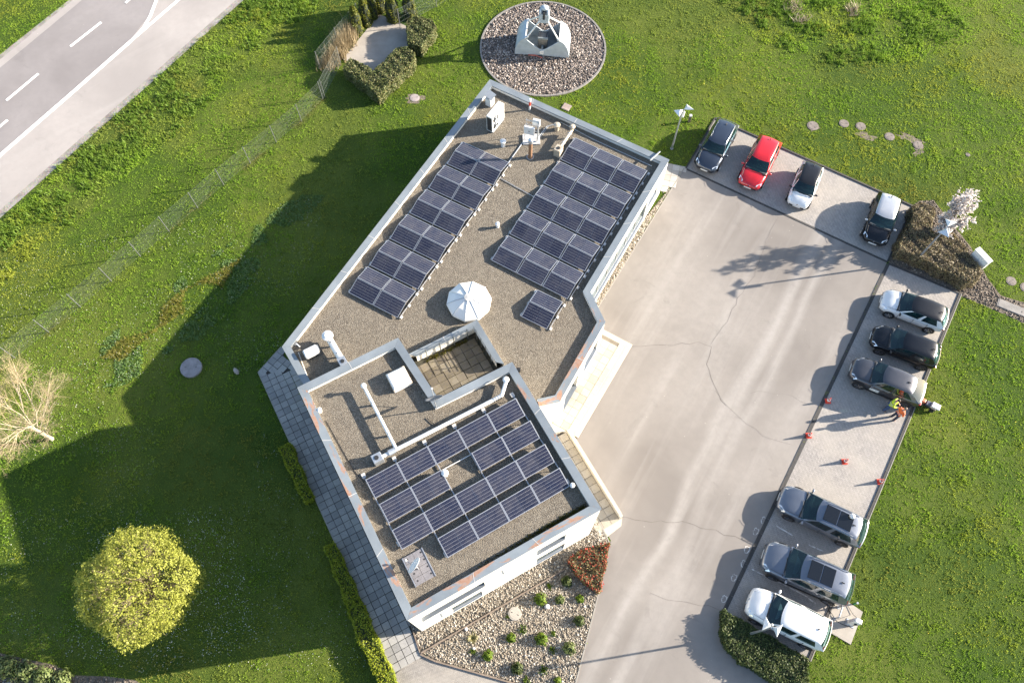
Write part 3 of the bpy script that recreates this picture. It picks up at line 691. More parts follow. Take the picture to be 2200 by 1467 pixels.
# ramp along the tall block
A0, A1 = P2(1222, 927), P2(1333, 1106)
ramp = thing('entrance_ramp', 'slab ramp with low cream side wall beside the tall block', 'ramp', (A0.lerp(A1, .5).x, A0.lerp(A1, .5).y, 0))
rd = (A1 - A0).normalized(); rn = Vector((-rd.y, rd.x)); RLn = (A1 - A0).length
rw = MB(); w0, w1 = A0 - rn * .10, A1 - rn * .10
rw.prism([w0 + rn * .10, w1 + rn * .10, w1 - rn * .10, w0 - rn * .10], -.05, [.62, .55, .55, .62]); ramp_wall = rw.build('side_wall', M_STEP, ramp, world=True, bevel=.015)
ret = MB().prism([A1 - rn * .2, A1 - rn * .2 + rd * .16, A1 - rn * .0 + rd * .16, A1], -.05, .5).build('end_post', M_STEP, ramp, world=True)
deck = MB().prism([A0 - rn * .2, A1 - rn * .2 + rd * .2, A1 - rn * 1.6 + rd * .2, A0 - rn * 1.6], -.03, [.19, .0, .0, .19]).build('ramp_deck', plain('ramp_joint', (.16, .14, .115), .95), ramp, world=True)
M_SLAB_R = slab_mat('ramp_slab', (.34, .30, .24), (.43, .385, .31), (.50, .45, .37), (.22, .19, .15))
slab_field(ramp, A0 - rn * 1.72, math.atan2(rd.y, rd.x), .5, .48, int(RLn / .5) + 1, 3, lambda c: .222 - .19 * ((c - A0) @ rd) / RLn, .03, M_SLAB_R, lambda c: not inp(BFOOT, c.x, c.y), .004)
q0 = A1 - rn * .2 + rd * .2
pbuild2 = MB().prism([A1 + rn * .0 + rd * .18, A1 + rd * .18 - rn * 1.9, A1 + rd * .75 - rn * 1.9, A1 + rd * .55 - rn * .3], -.02, .04).build('landing', M_STEP, ramp, world=True)
# slabs by the upper right corner of the building
CP = poly([(1437, 352), (1470, 362), (1447, 394), (1424, 416)]); EXCL.append(CP)
corner = struct(MB().prism(CP, -.02, .022).build('corner_paving', plain('corner_joint', (.30, .27, .23), .9)))
M_SLAB_K = slab_mat('corner_slab', (.40, .36, .31), (.48, .44, .39), (.55, .51, .45), (.34, .30, .25))
ca = math.atan2((CP[3] - CP[0]).y, (CP[3] - CP[0]).x)
slab_field(corner, CP[0] - Vector((-math.sin(ca), math.cos(ca))) * .2, ca, .5, .48, 6, 4, .022, .03, M_SLAB_K, lambda c: inp(inset(CP, -.1), c.x, c.y))
e0, e1 = P2(1470, 362), P2(1283, 664); kerb_line(bpy.data.objects['asphalt_yard'], e0, e1, .07, .05, M_KERB_L)
sheet('gravel_strip', [P2(1447, 394), P2(1284, 660), U[3] + Vector((.1, -.9)), U[3], U[2].lerp(U[3], .2)], .016, M_BEDSOIL)
GST = [P2(1446, 396), P2(1286, 658), U[3] + Vector((.3, -.3)), U[3], U[2].lerp(U[3], .22)]
# ================================================================== SOLAR PANELS
PL, PW = 1.722, 1.04
t = Mt('solar_cells'); tc = t.node('ShaderNodeTexCoord'); sp = t.node('ShaderNodeSeparateXYZ'); t.l.new(tc.outputs['Object'], sp.inputs[0])
def cellline(sock, size, w):      # thin pale lines every size metres
    fr = t.math('FRACT', t.math('DIVIDE', t.math('ADD', sock, 50 * size), size)); d = t.math('ABSOLUTE', t.math('SUBTRACT', fr, .5))
    return t.math('GREATER_THAN', d, .5 - w / size / 2)
l1 = cellline(sp.outputs[0], .0818, .0045); l2 = cellline(sp.outputs[1], .1655, .011)
oi = t.node('ShaderNodeObjectInfo'); base = t.mix(oi.outputs['Random'], (.008, .011, .028), (.018, .021, .040))
c = t.mix(t.math('MULTIPLY', l1, .2), base, (.30, .31, .34)); c = t.mix(t.math('MULTIPLY', l2, .42), c, (.42, .43, .46))
n = t.noise(t.coord('World'), 2.0, 4)
c = t.mix(t.math('MULTIPLY', t.ramp(n, [(.4, 0.0), (.75, 1.0)]), .06), c, (.4, .36, .3))
t.col(c).set(rough=.14, spec=.3, sheen=.35); t.b.inputs['Sheen Roughness'].default_value = .35; M_CELL = t.m
M_ALU = plain('panel_aluminium', (.54, .55, .57), .35, .7, var=.06)
M_BALL = plain('ballast_concrete', (.58, .56, .53), .85, var=.1)
def make_panel():
    r = thing('solar_panel', '-', 'solar panel')
    fr = MB(); w = .034; h = .035
    for cx, cy, sx, sy in ((0, PW / 2 - w / 2, PL, w), (0, -PW / 2 + w / 2, PL, w), (PL / 2 - w / 2, 0, w, PW - 2 * w), (-PL / 2 + w / 2, 0, w, PW - 2 * w)): fr.box(cx, cy, 0, sx, sy, h)
    fr.box(0, 0, -.012, PL - .02, PW - .02, .004)
    fr.build('frame', M_ALU, r)
    for s in (-1, 1):
        g = MB().box(0, 0, 0, PL / 2 - w - .008, PW - 2 * w, .012); o = g.build('cell_half', M_CELL, r); o.location = (s * (PL / 4 - w / 2 + .004), 0, .006)
    return r
proto = make_panel(); first = [True]
def put_panel(c, ux, down, tilt, label, group):
    """c centre, ux horizontal unit along the long side, down = horizontal unit towards the low edge"""
    o = proto if first[0] else copy_tree(proto); first[0] = False
    X = Vector((ux.x, ux.y, 0)); Yd = Vector((-down.x * math.cos(tilt), -down.y * math.cos(tilt), math.sin(tilt))); Z = X.cross(Yd)
    if Z.z < 0: X = -X; Z = X.cross(Yd)
    mt = Matrix((X, Yd, Z)).transposed().to_4x4(); mt.translation = c; o.matrix_basis = mt
    o['label'] = label; o['group'] = group; return o
ORD = ['first', 'second', 'third', 'fourth', 'fifth', 'sixth']
def tents(tl, tr, bl, n, k, block, group, colnames, z=RU + .13):
    TL, TR, BL = P2(*tl, z), P2(*tr, z), P2(*bl, z); ux = (TR - TL).normalized(); uy = (BL - TL); D = uy.length; uy = Vector((ux.y, -ux.x)); uy = uy if uy @ (BL - TL) > 0 else -uy
    px = (TR - TL).length / k; py = D / n; tilt = R(13.5); hw = PW * math.cos(tilt); rise = PW * math.sin(tilt)
    sk = (BL - TL) / n
    for i in range(n):
        for j in range(k):
            o = TL + sk * i + ux * px * (j + .5)
            for s in (0, 1):
                c = o + uy * (hw * .5 + s * (hw + .03)); cz = z + rise / 2
                lb = f"{'paler upper' if s == 0 else 'darker lower'}-slope solar panel, {colnames[j]}, {ORD[i]} ridge from top, {block}"
                put_panel(Vector((c.x, c.y, cz)), ux, -uy if s == 0 else uy, tilt, lb, group)
    # rails with white feet below the column joints
    for j in range(k + 1):
        b = TL + ux * (px * j); off = .05 if j == k else (-.02 if j == 0 else 0)
        a = b + ux * off; e = a + sk * (n - 1) + uy * (2 * hw)
        r = thing('mounting_rail', f"thin metal rail with pale feet under the {block}, {ORD[j]} from left", 'mounting rail', (a.x, a.y, RU), group='rails under upper roof solar panels')
        MB().tube([(a.x, a.y, RU + .06), (e.x, e.y, RU + .06)], .025, 6).build('rail', M_ALU, r, world=True)
        for i in range(n):
            for s in (.12, 1.0, 1.86):
                q = a + sk * i + uy * hw * s + ux * (.07 if j == k else 0)
                MB().box(q.x, q.y, RU + .05, .18, .12, .10, math.atan2(uy.y, uy.x)).build('foot', M_BALL, r, world=True)
tents((994, 305), (1094, 350), (743.5, 632), 6, 2, 'left tent block', 'solar panels on the left of the upper roof', ['left column', 'right column'])
tents((1235, 296), (1392, 368), (1052, 563), 5, 3, 'right tent block', 'solar panels on the right of the upper roof', ['left column', 'middle column', 'right column'])
tents((1153, 622), (1211, 650), (1116, 682), 1, 1, 'lone small tent', 'lone pair of solar panels', ['single column'])
def lrow(tl, tr, n, have, name, group='solar panels on the lower roof'):
    z = RL + .42; TL, TR = P2(*tl, z), P2(*tr, z); ux = (TR - TL).normalized(); dn = Vector((ux.y, -ux.x)); p = (TR - TL).length / n; tilt = R(15)
    for j in range(n):
        if j not in have: continue
        c = TL + ux * p * (j + .5) + dn * (PW / 2 * math.cos(tilt))
        put_panel(Vector((c.x, c.y, z - PW / 2 * math.sin(tilt))), ux, dn, tilt, f"flat-lit solar panel, {ORD[j]} place from left in the {name} row, lower roof", group)
    return TL, ux, dn, p, z
r1 = lrow((785, 1030.5), (1108, 855), 5, range(5), 'top')
r2 = lrow((814, 1083), (1139, 903), 5, (0, 1, 3, 4), 'second')
r3 = lrow((841.7, 1139), (1170.4, 953.5), 5, range(5), 'third')
r4 = lrow((939.5, 1156.5), (1202, 1004.5), 4, range(4), 'bottom')
# rails of the lower roof: run down the slope between the columns
TL, ux, dn, p, z = r1
for j in range(6):
    a = TL + ux * (p * j) - dn * .35; L = {0: 3.9, 1: 5.5, 2: 5.5, 3: 5.5, 4: 5.5, 5: 5.4}[j]
    sh = (r3[0] - r1[0]); sl = dn
    e = a + (sh.normalized()) * L
    r = thing('mounting_rail', f"white sloping mounting rail between solar panels on the lower roof, {ORD[j]} from left", 'mounting rail', (a.x, a.y, RL), group='rails under lower roof solar panels')
    MB().tube([(a.x, a.y, RL + .08), (e.x, e.y, RL + .08)], .035, 6).build('rail', M_ALU, r, world=True)
    for rr in (r1, r2, r3, r4):
        if rr is r4 and j == 0: continue
        jj = j if rr is not r4 else j - 1
        q = rr[0] + rr[1] * (rr[3] * jj); q2 = q + dn * (PW * math.cos(R(15)))
        if jj < 0 or (rr is r4 and jj > 4): continue
        MB().tube([(q.x, q.y, z - .03), (q2.x, q2.y, z - .03 - PW * math.sin(R(15)))], .02, 6).build('slope_bar', M_ALU, r, world=True)
        MB().tube([(q.x, q.y, RL + .08), (q.x, q.y, z - .03)], .02, 6).build('back_leg', M_ALU, r, world=True)
    for q, nm in ((a, 'ballast_block'), (e, 'ballast_block')):
        MB().box(q.x, q.y, RL + .05, .26, .20, .12, math.atan2(dn.y, dn.x)).build(nm, M_BALL, r, world=True, bevel=.01)
# ================================================================== ROOF EQUIPMENT
M_WHITE = plain('white_paint_metal', (.78, .77, .74), .4, .0, var=.05)
M_WHITE2 = plain('white_plastic', (.80, .79, .77), .5, var=.04)
M_GALV = plain('galvanised_duct', (.56, .59, .62), .35, .65, var=.12, scale=5)
M_TAN = plain('weathered_duct', (.52, .44, .34), .55, .2, var=.2, scale=6)
M_RUST = plain('rusty_steel', (.27, .15, .085), .8, .2, var=.35, scale=8, bump=.3)
M_DARK = plain('dark_grille', (.03, .032, .035), .55, .2)
M_BLACK = plain('black_rubber', (.015, .015, .016), .7)
M_RED = plain('red_paint', (.55, .06, .03), .5)
M_MAT = plain('grey_ballast_tile', (.20, .19, .20), .8, var=.18, scale=7, bump=.2)
def rbox(r, name, m, cx, cy, cz, sx, sy, sz, bevel=.01, rz=0, **k): return MB().box(cx, cy, cz, sx, sy, sz, rz).build(name, m, r, bevel=bevel, **k)
# heat pump outdoor unit
a, b = P2(1058.6, 288, RU), P2(1084, 256, RU); ang = math.atan2((b - a).y, (b - a).x); W_ = (b - a).length; nn = Vector((math.cos(ang - 1.5708), math.sin(ang - 1.5708)))
c = a.lerp(b, .5) - nn * .24
ac = thing('heat_pump', 'tall white heat pump unit with two fans at the top roof corner', 'heat pump', (c.x, c.y, RU), ang)
rbox(ac, 'casing', M_WHITE, 0, 0, .80, W_, .46, 1.40, .03); rbox(ac, 'stand', M_GALV, 0, 0, .05, W_ * .9, .5, .10)
rbox(ac, 'side_grille', M_DARK, -W_ / 2 - .003, 0, .8, .012, .36, 1.22, 0)
for z in (.52, 1.14):
    f = MB().lathe([(.29, 0), (.29, .03), (.25, .035)], 24, (-W_ * .22, -.268, z), 'Y').build('fan', M_DARK, ac)
    f.location = (0, 0, 0); rg = MB()
    for q in (.08, .16, .24): rg.tube([(-W_ * .22 + q * math.cos(u), -.282, z + q * math.sin(u)) for u in np.linspace(0, 6.283, 17)], .008, 4)
    rg.build('fan_guard', M_GALV, f); MB().box(-W_ * .22, -.278, z, .1, .02, .1).build('fan_hub', M_BLACK, f)
# MB.lathe axis Y grows towards +y: shift discs in front of the casing
# box with sloping lid beside it
p = P2(1053, 224, RU); r = thing('vent_box', 'small white roof box with tilted grey lid in the top corner', 'vent box', (p.x, p.y, RU), ang)
rbox(r, 'housing', M_WHITE, 0, 0, .34, .50, .44, .68, .02)
MB().add([(-.3, -.32, .78), (.3, -.32, .78), (.3, .26, .96), (-.3, .26, .96), (-.3, -.32, .82), (.3, -.32, .82), (.3, .26, 1.0), (-.3, .26, 1.0)], [(3, 2, 1, 0), (4, 5, 6, 7), (0, 1, 5, 4), (1, 2, 6, 5), (2, 3, 7, 6), (3, 0, 4, 7)]).build('lid', M_SILL, r)
for x in (-.22, .22): MB().tube([(x, 0, .66), (x, 0, .87)], .02, 6).build('lid_post', M_GALV, r)
# red banded pipe
p = P2(1138, 236, RU); r = thing('vent_pipe', 'slim white pipe with a red band at the top parapet', 'vent pipe', (p.x, p.y, RU))
MB().lathe([(.07, 0), (.07, .9)], 12).build('pipe', M_WHITE2, r); MB().lathe([(.075, .42), (.075, .78)], 12).build('band', M_RED, r); MB().lathe([(.10, .9), (.10, .98), (.02, 1.03)], 12).build('cap', M_WHITE2, r)
# inverter rack
p = P2(1141, 302, RU); r = thing('inverter_rack', 'metal rack with two white inverters on a slab on the upper roof', 'inverter rack', (p.x, p.y, RU), R(-18))
rbox(r, 'base_slab', M_BALL, 0, .05, .05, 1.15, .85, .10, .01, R(20))
for x in (-.42, .42):
    for y in (-.1, .25): MB().tube([(x, y, .1), (x, y, 1.75 if y > 0 else 1.5)], .02, 6).build('upright', M_GALV, r)
for z in (.7, 1.2, 1.6): MB().tube([(-.48, .25, z), (.48, .25, z)], .02, 6).build('crossbar', M_GALV, r)
i1 = rbox(r, 'inverter', M_WHITE2, -.1, -.14, 1.12, .72, .16, .70, .03); rbox(i1, 'display', M_BLACK, -.1, -.226, 1.12, .09, .01, .06, 0)
i2 = rbox(r, 'inverter', M_WHITE2, .22, .36, 1.45, .50, .18, .55, .03)
MB().box(.46, 0, .9, .05, .10, 1.5).build('cable_tray', M_GALV, r)
# rusty flue
p = P2(1139, 338, RU); r = thing('flue', 'rusty brown flue pipe with pale cap on the upper roof', 'flue', (p.x, p.y, RU))
MB().lathe([(.20, 0), (.20, .06), (.13, .12), (.12, 1.45)], 16).build('pipe', M_RUST, r, smooth=False); MB().lathe([(.15, 1.45), (.16, 1.75), (.03, 1.85)], 16).build('cap', M_GALV, r); MB().lathe([(.24, 0), (.24, .05)], 16).build('collar', M_GALV, r)
def stub(px, h, rad, label, m=None, top=None):
    p = P2(*px, RU if px[1] < 700 and px[0] > 640 else RL); zz = RU if top is None else top
    p = P2(*px, zz); r = thing('vent_stub', label, 'vent', (p.x, p.y, zz)); m = m or M_WHITE2
    MB().lathe([(rad, 0), (rad, h)], 12).build('pipe', m, r); MB().lathe([(rad * 1.35, h), (rad * 1.45, h + .10), (rad * .4, h + .16)], 12).build('cap', m, r); return r
stub((1081, 314), .42, .14, 'short white vent stub left of the rusty flue')
stub((1069, 488), .28, .10, 'small white vent stub between the two tent blocks')
stub((1196, 279), .40, .16, 'cream capped vent beside the inverter rack', M_TAN)
stub((688, 884), .18, .10, 'tiny white vent near the lower roof edge by the slab walk', None, RL)
stub((957, 1020), .30, .13, 'white round vent beside the gap in the second panel row', None, RL)
stub((1229, 1045), .20, .09, 'small white sensor head at the end of the bottom panel row', None, RL)
def duct(name, label, pts, z, rad, m, fan_at_end=True, cap=True, base=RU, stubh=.28):
    q = [P2(*x, base + z) for x in pts]; r = thing(name, label, 'duct', (q[0].x, q[0].y, base))
    MB().tube([(v.x, v.y, base + z) for v in q], rad, 12).build('pipe', m, r, world=True, smooth=False)
    L = sum((q[i + 1] - q[i]).length for i in range(len(q) - 1)); d = (q[1] - q[0]).normalized()
    n = max(2, int(L / 1.6))
    for i in range(n):
        tt = (i + .5) / n; seg = q[0].lerp(q[1], tt) if len(q) == 2 else q[1].lerp(q[-2] if len(q) > 3 else q[-1], tt)
        MB().box(seg.x, seg.y, base + (z - rad) / 2, .10, .10, z - rad).build('support', M_BLACK, r, world=True)
        dd = (q[1] - q[0]).normalized() if len(q) == 2 else ((q[-2] if len(q) > 3 else q[-1]) - q[1]).normalized()
        MB().tube([(seg.x - dd.x * .03, seg.y - dd.y * .03, base + z), (seg.x + dd.x * .03, seg.y + dd.y * .03, base + z)], rad * 1.12, 12).build('clamp', M_GALV, r, world=True)
    if cap:
        e = q[-1]; MB().lathe([(rad, -.02), (rad, stubh)], 12, (e.x, e.y, base + z)).build('elbow', m, r, world=True); MB().lathe([(rad * 1.75, stubh), (rad * 1.75, stubh + .05), (rad * .8, stubh + .12)], 16, (e.x, e.y, base + z)).build('cowl', m, r, world=True)
    if fan_at_end:
        e = q[0]; an = math.atan2(d.y, d.x)
        f = MB().box(e.x - d.x * .22, e.y - d.y * .22, base + z * .5 + .12, .52, .46, z + .26, an).build('fan_box', m if m is M_TAN else M_GALV, r, world=True, bevel=.02)
        MB().lathe([(.12, 0), (.12, .02)], 14, (e.x - d.x * .25, e.y - d.y * .25, base + z + .255)).build('fan_inlet', M_DARK, f, world=True)
    return r
duct('exhaust_duct', 'weathered tan exhaust duct with fan box by the right tent block', [(1203, 318), (1229, 279)], .42, .11, M_TAN, base=RU)
duct('exhaust_duct', 'short fat white duct with cowl at the left end of the upper roof', [(733, 772), (706, 726)], .45, .19, M_WHITE2, base=RU)
duct('exhaust_duct', 'straight white duct across the lower roof left of the skylight hatch', [(852, 966), (783, 833)], .36, .085, M_WHITE2, fan_at_end=False, base=RL)
d2 = duct('exhaust_duct', 'long white duct with bent end along the top panel row', [(820, 981), (1058, 860), (1078, 849), (1087, 820)], .30, .10, M_WHITE2, base=RL)
# extra fan stage at its start
for k, (x, y) in enumerate(((835, 973), (808, 988))):
    p = P2(x, y, RL + .3); e = P2(x + 14, y - 7, RL + .3); MB().tube([(p.x, p.y, RL + .3), (e.x, e.y, RL + .3)], [.17, .15], 12).build('silencer', M_GALV, d2, world=True)
# white equipment case at the left end
p = P2(669, 757, RU + .3); r = thing('equipment_case', 'white rounded equipment case at the left end of the upper roof', 'equipment case', (p.x, p.y, RU), R(30))
rbox(r, 'case', M_WHITE2, 0, 0, .36, .85, .50, .44, .08); rbox(r, 'foot', M_BLACK, -.25, 0, .07, .12, .45, .14); rbox(r, 'foot', M_BLACK, .25, 0, .07, .12, .45, .14); rbox(r, 'end_cap', M_GALV, .45, 0, .34, .08, .36, .30)
p = P2(642, 745, RU); r = thing('lightning_rod_holder', 'thin white holder bent over the left roof corner', 'rod holder', (p.x, p.y, RU), R(-40)); MB().tube([(-.25, 0, .05), (-.1, 0, .28), (.2, 0, .30)], .03, 6).build('rod', M_WHITE2, r); MB().lathe([(.11, 0), (.11, .07)], 10, (-.25, 0, 0)).build('base', M_BALL, r)
# dome skylight: ten white facets with ribs
p = P2(1008, 652, RU); r = thing('dome_skylight', 'white ten-sided dome skylight on the upper roof', 'skylight', (p.x, p.y, RU), R(9))
DR = 1.36; N = 10
MB().lathe([(DR * .94, 0), (DR * .94, .26)], N).build('kerb', M_WHITE, r)
prof = [(DR, .26), (DR * .97, .36), (DR * .62, .62), (DR * .17, .80)]
M_DOME = plain('opal_dome', (.80, .79, .76), .35, var=.03)
for k in range(N):
    a0, a1 = 2 * math.pi * k / N, 2 * math.pi * (k + 1) / N; m_ = MB()
    vs_ = [(q * math.cos(u), q * math.sin(u), z) for q, z in prof for u in (a0 + .012, a1 - .012)]
    m_.add(vs_, [(2 * i, 2 * i + 1, 2 * i + 3, 2 * i + 2) for i in range(3)]).build('facet', M_DOME, r)
    MB().tube([(q * math.cos(a0), q * math.sin(a0), z + .01) for q, z in prof], .025, 6).build('rib', M_GALV, r)
MB().lathe([(DR * .19, .78), (DR * .19, .84), (.05, .88)], 16).build('cap', M_BALL, r)
# square skylight hatch
q = [P2(*x, RL + .36) for x in ((827, 804), (866, 785), (887.5, 820), (846, 841))]; cc = (q[0] + q[1] + q[2] + q[3]) / 4; an = math.atan2((q[1] - q[0]).y, (q[1] - q[0]).x)
r = thing('skylight_hatch', 'square white skylight hatch on the lower roof beside the terrace', 'skylight', (cc.x, cc.y, RL), an); sx = ((q[1] - q[0]).length + (q[2] - q[3]).length) / 2; sy = ((q[3] - q[0]).length + (q[2] - q[1]).length) / 2
rbox(r, 'upstand', M_WHITE, 0, 0, .14, sx * .94, sy * .94, .28, .01); rbox(r, 'frame', M_TAN, 0, 0, .29, sx, sy, .04, .01); MB().box(0, 0, .36, sx * .97, sy * .97, .10, 0, .86).build('cover', M_DOME, r, bevel=.04)
# satellite dishes
def dish(px, base, label, h, rad, az, el, m, mast_off=(0, 0)):
    p = P2(*px, base); r = thing('satellite_dish', label, 'satellite dish', (p.x, p.y, base), az)
    MB().tube([(0, 0, 0), (0, 0, h)], .03, 8).build('mast', M_GALV, r)
    b = MB(); n = 24; rings = [(0, 0)] + [(rad * i / 5, .22 * rad * (i / 5) ** 2) for i in range(1, 6)]
    vs_ = [(0, 0, 0)]; f = []
    for i in range(1, 6):
        for k in range(n): u = 2 * math.pi * k / n; vs_.append((rings[i][0] * math.cos(u), rings[i][0] * math.sin(u) * 1.05, rings[i][1]))
    for k in range(n): f.append((0, 1 + k, 1 + (k + 1) % n))
    for i in range(4):
        for k in range(n): a_ = 1 + i * n; f.append((a_ + k, a_ + n + k, a_ + n + (k + 1) % n, a_ + (k + 1) % n))
    o = b.add(vs_, f).build('reflector', m, r, smooth=True); sm = o.modifiers.new('thick', 'SOLIDIFY'); sm.thickness = .015; o.location = (.12, 0, h); o.rotation_euler = (0, R(90) - el, 0)
    MB().tube([(0, 0, 0), (-rad * .1, 0, -.0), (0, 0, -.12)], .03, 6).build('bracket', M_GALV, o)
    MB().tube([(rad * .9, 0, .1), (rad * .55, 0, rad * 1.15)], .018, 6).build('feed_arm', M_GALV, o); MB().ball((rad * .5, 0, rad * 1.2), .06).build('feed_head', M_WHITE2, o)
    return r
dish((938, 878), RL, 'dark grey satellite dish on a mast at the terrace corner', 1.05, .46, R(105), R(35), plain('grey_dish', (.16, .165, .18), .5))
# ballast tray with the white dish
q = [P2(*x, RL + .08) for x in ((863, 1200), (908, 1175), (936.5, 1237), (892, 1260))]; cc = (q[0] + q[1] + q[2] + q[3]) / 4; an = math.atan2((q[1] - q[0]).y, (q[1] - q[0]).x); sx = ((q[1] - q[0]).length + (q[2] - q[3]).length) / 2; sy = ((q[3] - q[0]).length + (q[2] - q[1]).length) / 2
r = thing('ballast_tray', 'grey tray of eight holed ballast tiles under the white dish', 'ballast tray', (cc.x, cc.y, RL), an)
for i in range(2):
    for j in range(4):
        x = (i - .5) * (sx - .12) / 2; y = (j - 1.5) * sy / 4
        o = MB().box(x, y, .06, (sx - .12) / 2 - .012, sy / 4 - .012, .05).build('tile', M_MAT, r, bevel=.006)
        MB().lathe([(.045, 0), (.045, .004)], 12, (x + (.14 if i else -.08), y + .02, .0855)).build('hole', M_BLACK, o)
for s in (-1, 1): rbox(r, 'side_rail', M_ALU, s * (sx / 2 - .03), 0, .06, .055, sy + .02, .10, .004)
dish((899, 1222), RL + .09, 'white satellite dish standing on the grey ballast tray', .52, .40, R(150), R(30), M_WHITE2)
# conduits on the roofs
def conduit(pts, z, label, rad=.022, m=None):
    q = [P(*x, z) for x in pts]; r = MB().tube([v for v in q], rad, 6).build('conduit', m or M_GALV, None); tag(r, label, 'conduit'); return r
conduit([(1127, 301), (1092, 350)], RU + .05, 'pale conduit from inverter rack to the left tent block', .035)
conduit([(1071, 381), (1147, 423)], RU + .04, 'thin conduit crossing the roof between both tent blocks')
conduit([(1156, 296), (1175, 272), (1194, 267)], RU + .10, 'metal conduit from inverter rack to the cream vent', .03)
conduit([(1160, 296), (1179, 271), (1205, 263), (1275, 300), (1400, 357)], RU + .03, 'thin conduit along the foot of the top parapet', .018)
conduit([(641, 757), (667, 826)], RU + .04, 'thin white conduit at the left end of the upper roof', .015, M_WHITE2)
conduit([(951, 1009), (1012, 976)], RL + .12, 'white conduit bridging the gap in the second panel row', .02, M_WHITE2)
conduit([(917, 897), (928, 908), (936, 913)], RL + .05, 'black cable from the terrace corner to the long duct', .02, M_BLACK)
conduit([(700, 903), (760, 1010), (782, 1036), (788, 1030)], RL + .02, 'thin black cable along the left edge of the lower roof', .014, M_BLACK)
c1 = conduit([(1397, 345), (1402, 340), (1412, 331), (1418, 326)], ZU + .12, 'metal cable bridge over the parapet near the top right corner', .05)
# ================================================================== CARS
def paint_mat(name, c, metal=0.0, rough=.28, flake=True):
    t = Mt(name); n = t.noise(t.coord('Object'), 1.5, 3); c = tuple(x * .86 for x in c)
    t.col(t.ramp(n, [(.3, tuple(x * .93 for x in c)), (.7, c)])).set(rough=rough, metal=metal, coat=.35 if max(c) < .02 else .8, coatr=.05, spec=.3 if max(c) < .02 else .5); return t.m
t = Mt('car_glass'); t.col((.006, .026, .033)).set(rough=.03, spec=.9, coat=.4)
tp_ = t.node('ShaderNodeBsdfTransparent'); tp_.inputs[0].default_value = (.34, .50, .52, 1); mx = t.node('ShaderNodeMixShader'); mx.inputs[0].default_value = .5
t.l.new(t.b.outputs[0], mx.inputs[1]); t.l.new(tp_.outputs[0], mx.inputs[2]); t.l.new(mx.outputs[0], t.n['Material Output'].inputs[0]); M_CGLASS = t.m
t = Mt('sunroof_glass'); t.col((.006, .007, .009)).set(rough=.05, spec=.6); M_SROOF = t.m
M_TYRE = plain('tyre_rubber', (.018, .018, .019), .8)
M_RIM = plain('alloy_rim', (.50, .51, .53), .3, .85)
M_RIMD = plain('dark_alloy_rim', (.20, .20, .21), .3, .8)
M_TRIM = plain('black_trim', (.016, .016, .018), .55)
M_CHROME = plain('chrome', (.65, .66, .68), .15, 1.0, var=.02)
t = Mt('headlight_glass'); t.col((.62, .64, .66)).set(rough=.08, metal=.5, coat=1.0); M_HEAD = t.m
t = Mt('tail_light'); t.col((.42, .012, .02)).set(rough=.12, coat=1.0); M_TAIL = t.m
M_PLATE = plain('number_plate', (.72, .72, .70), .5)
M_SEAT = plain('seat_fabric', (.20, .19, .17), .9)
def interp(xs, ys, x): return float(np.interp(x, xs, ys))
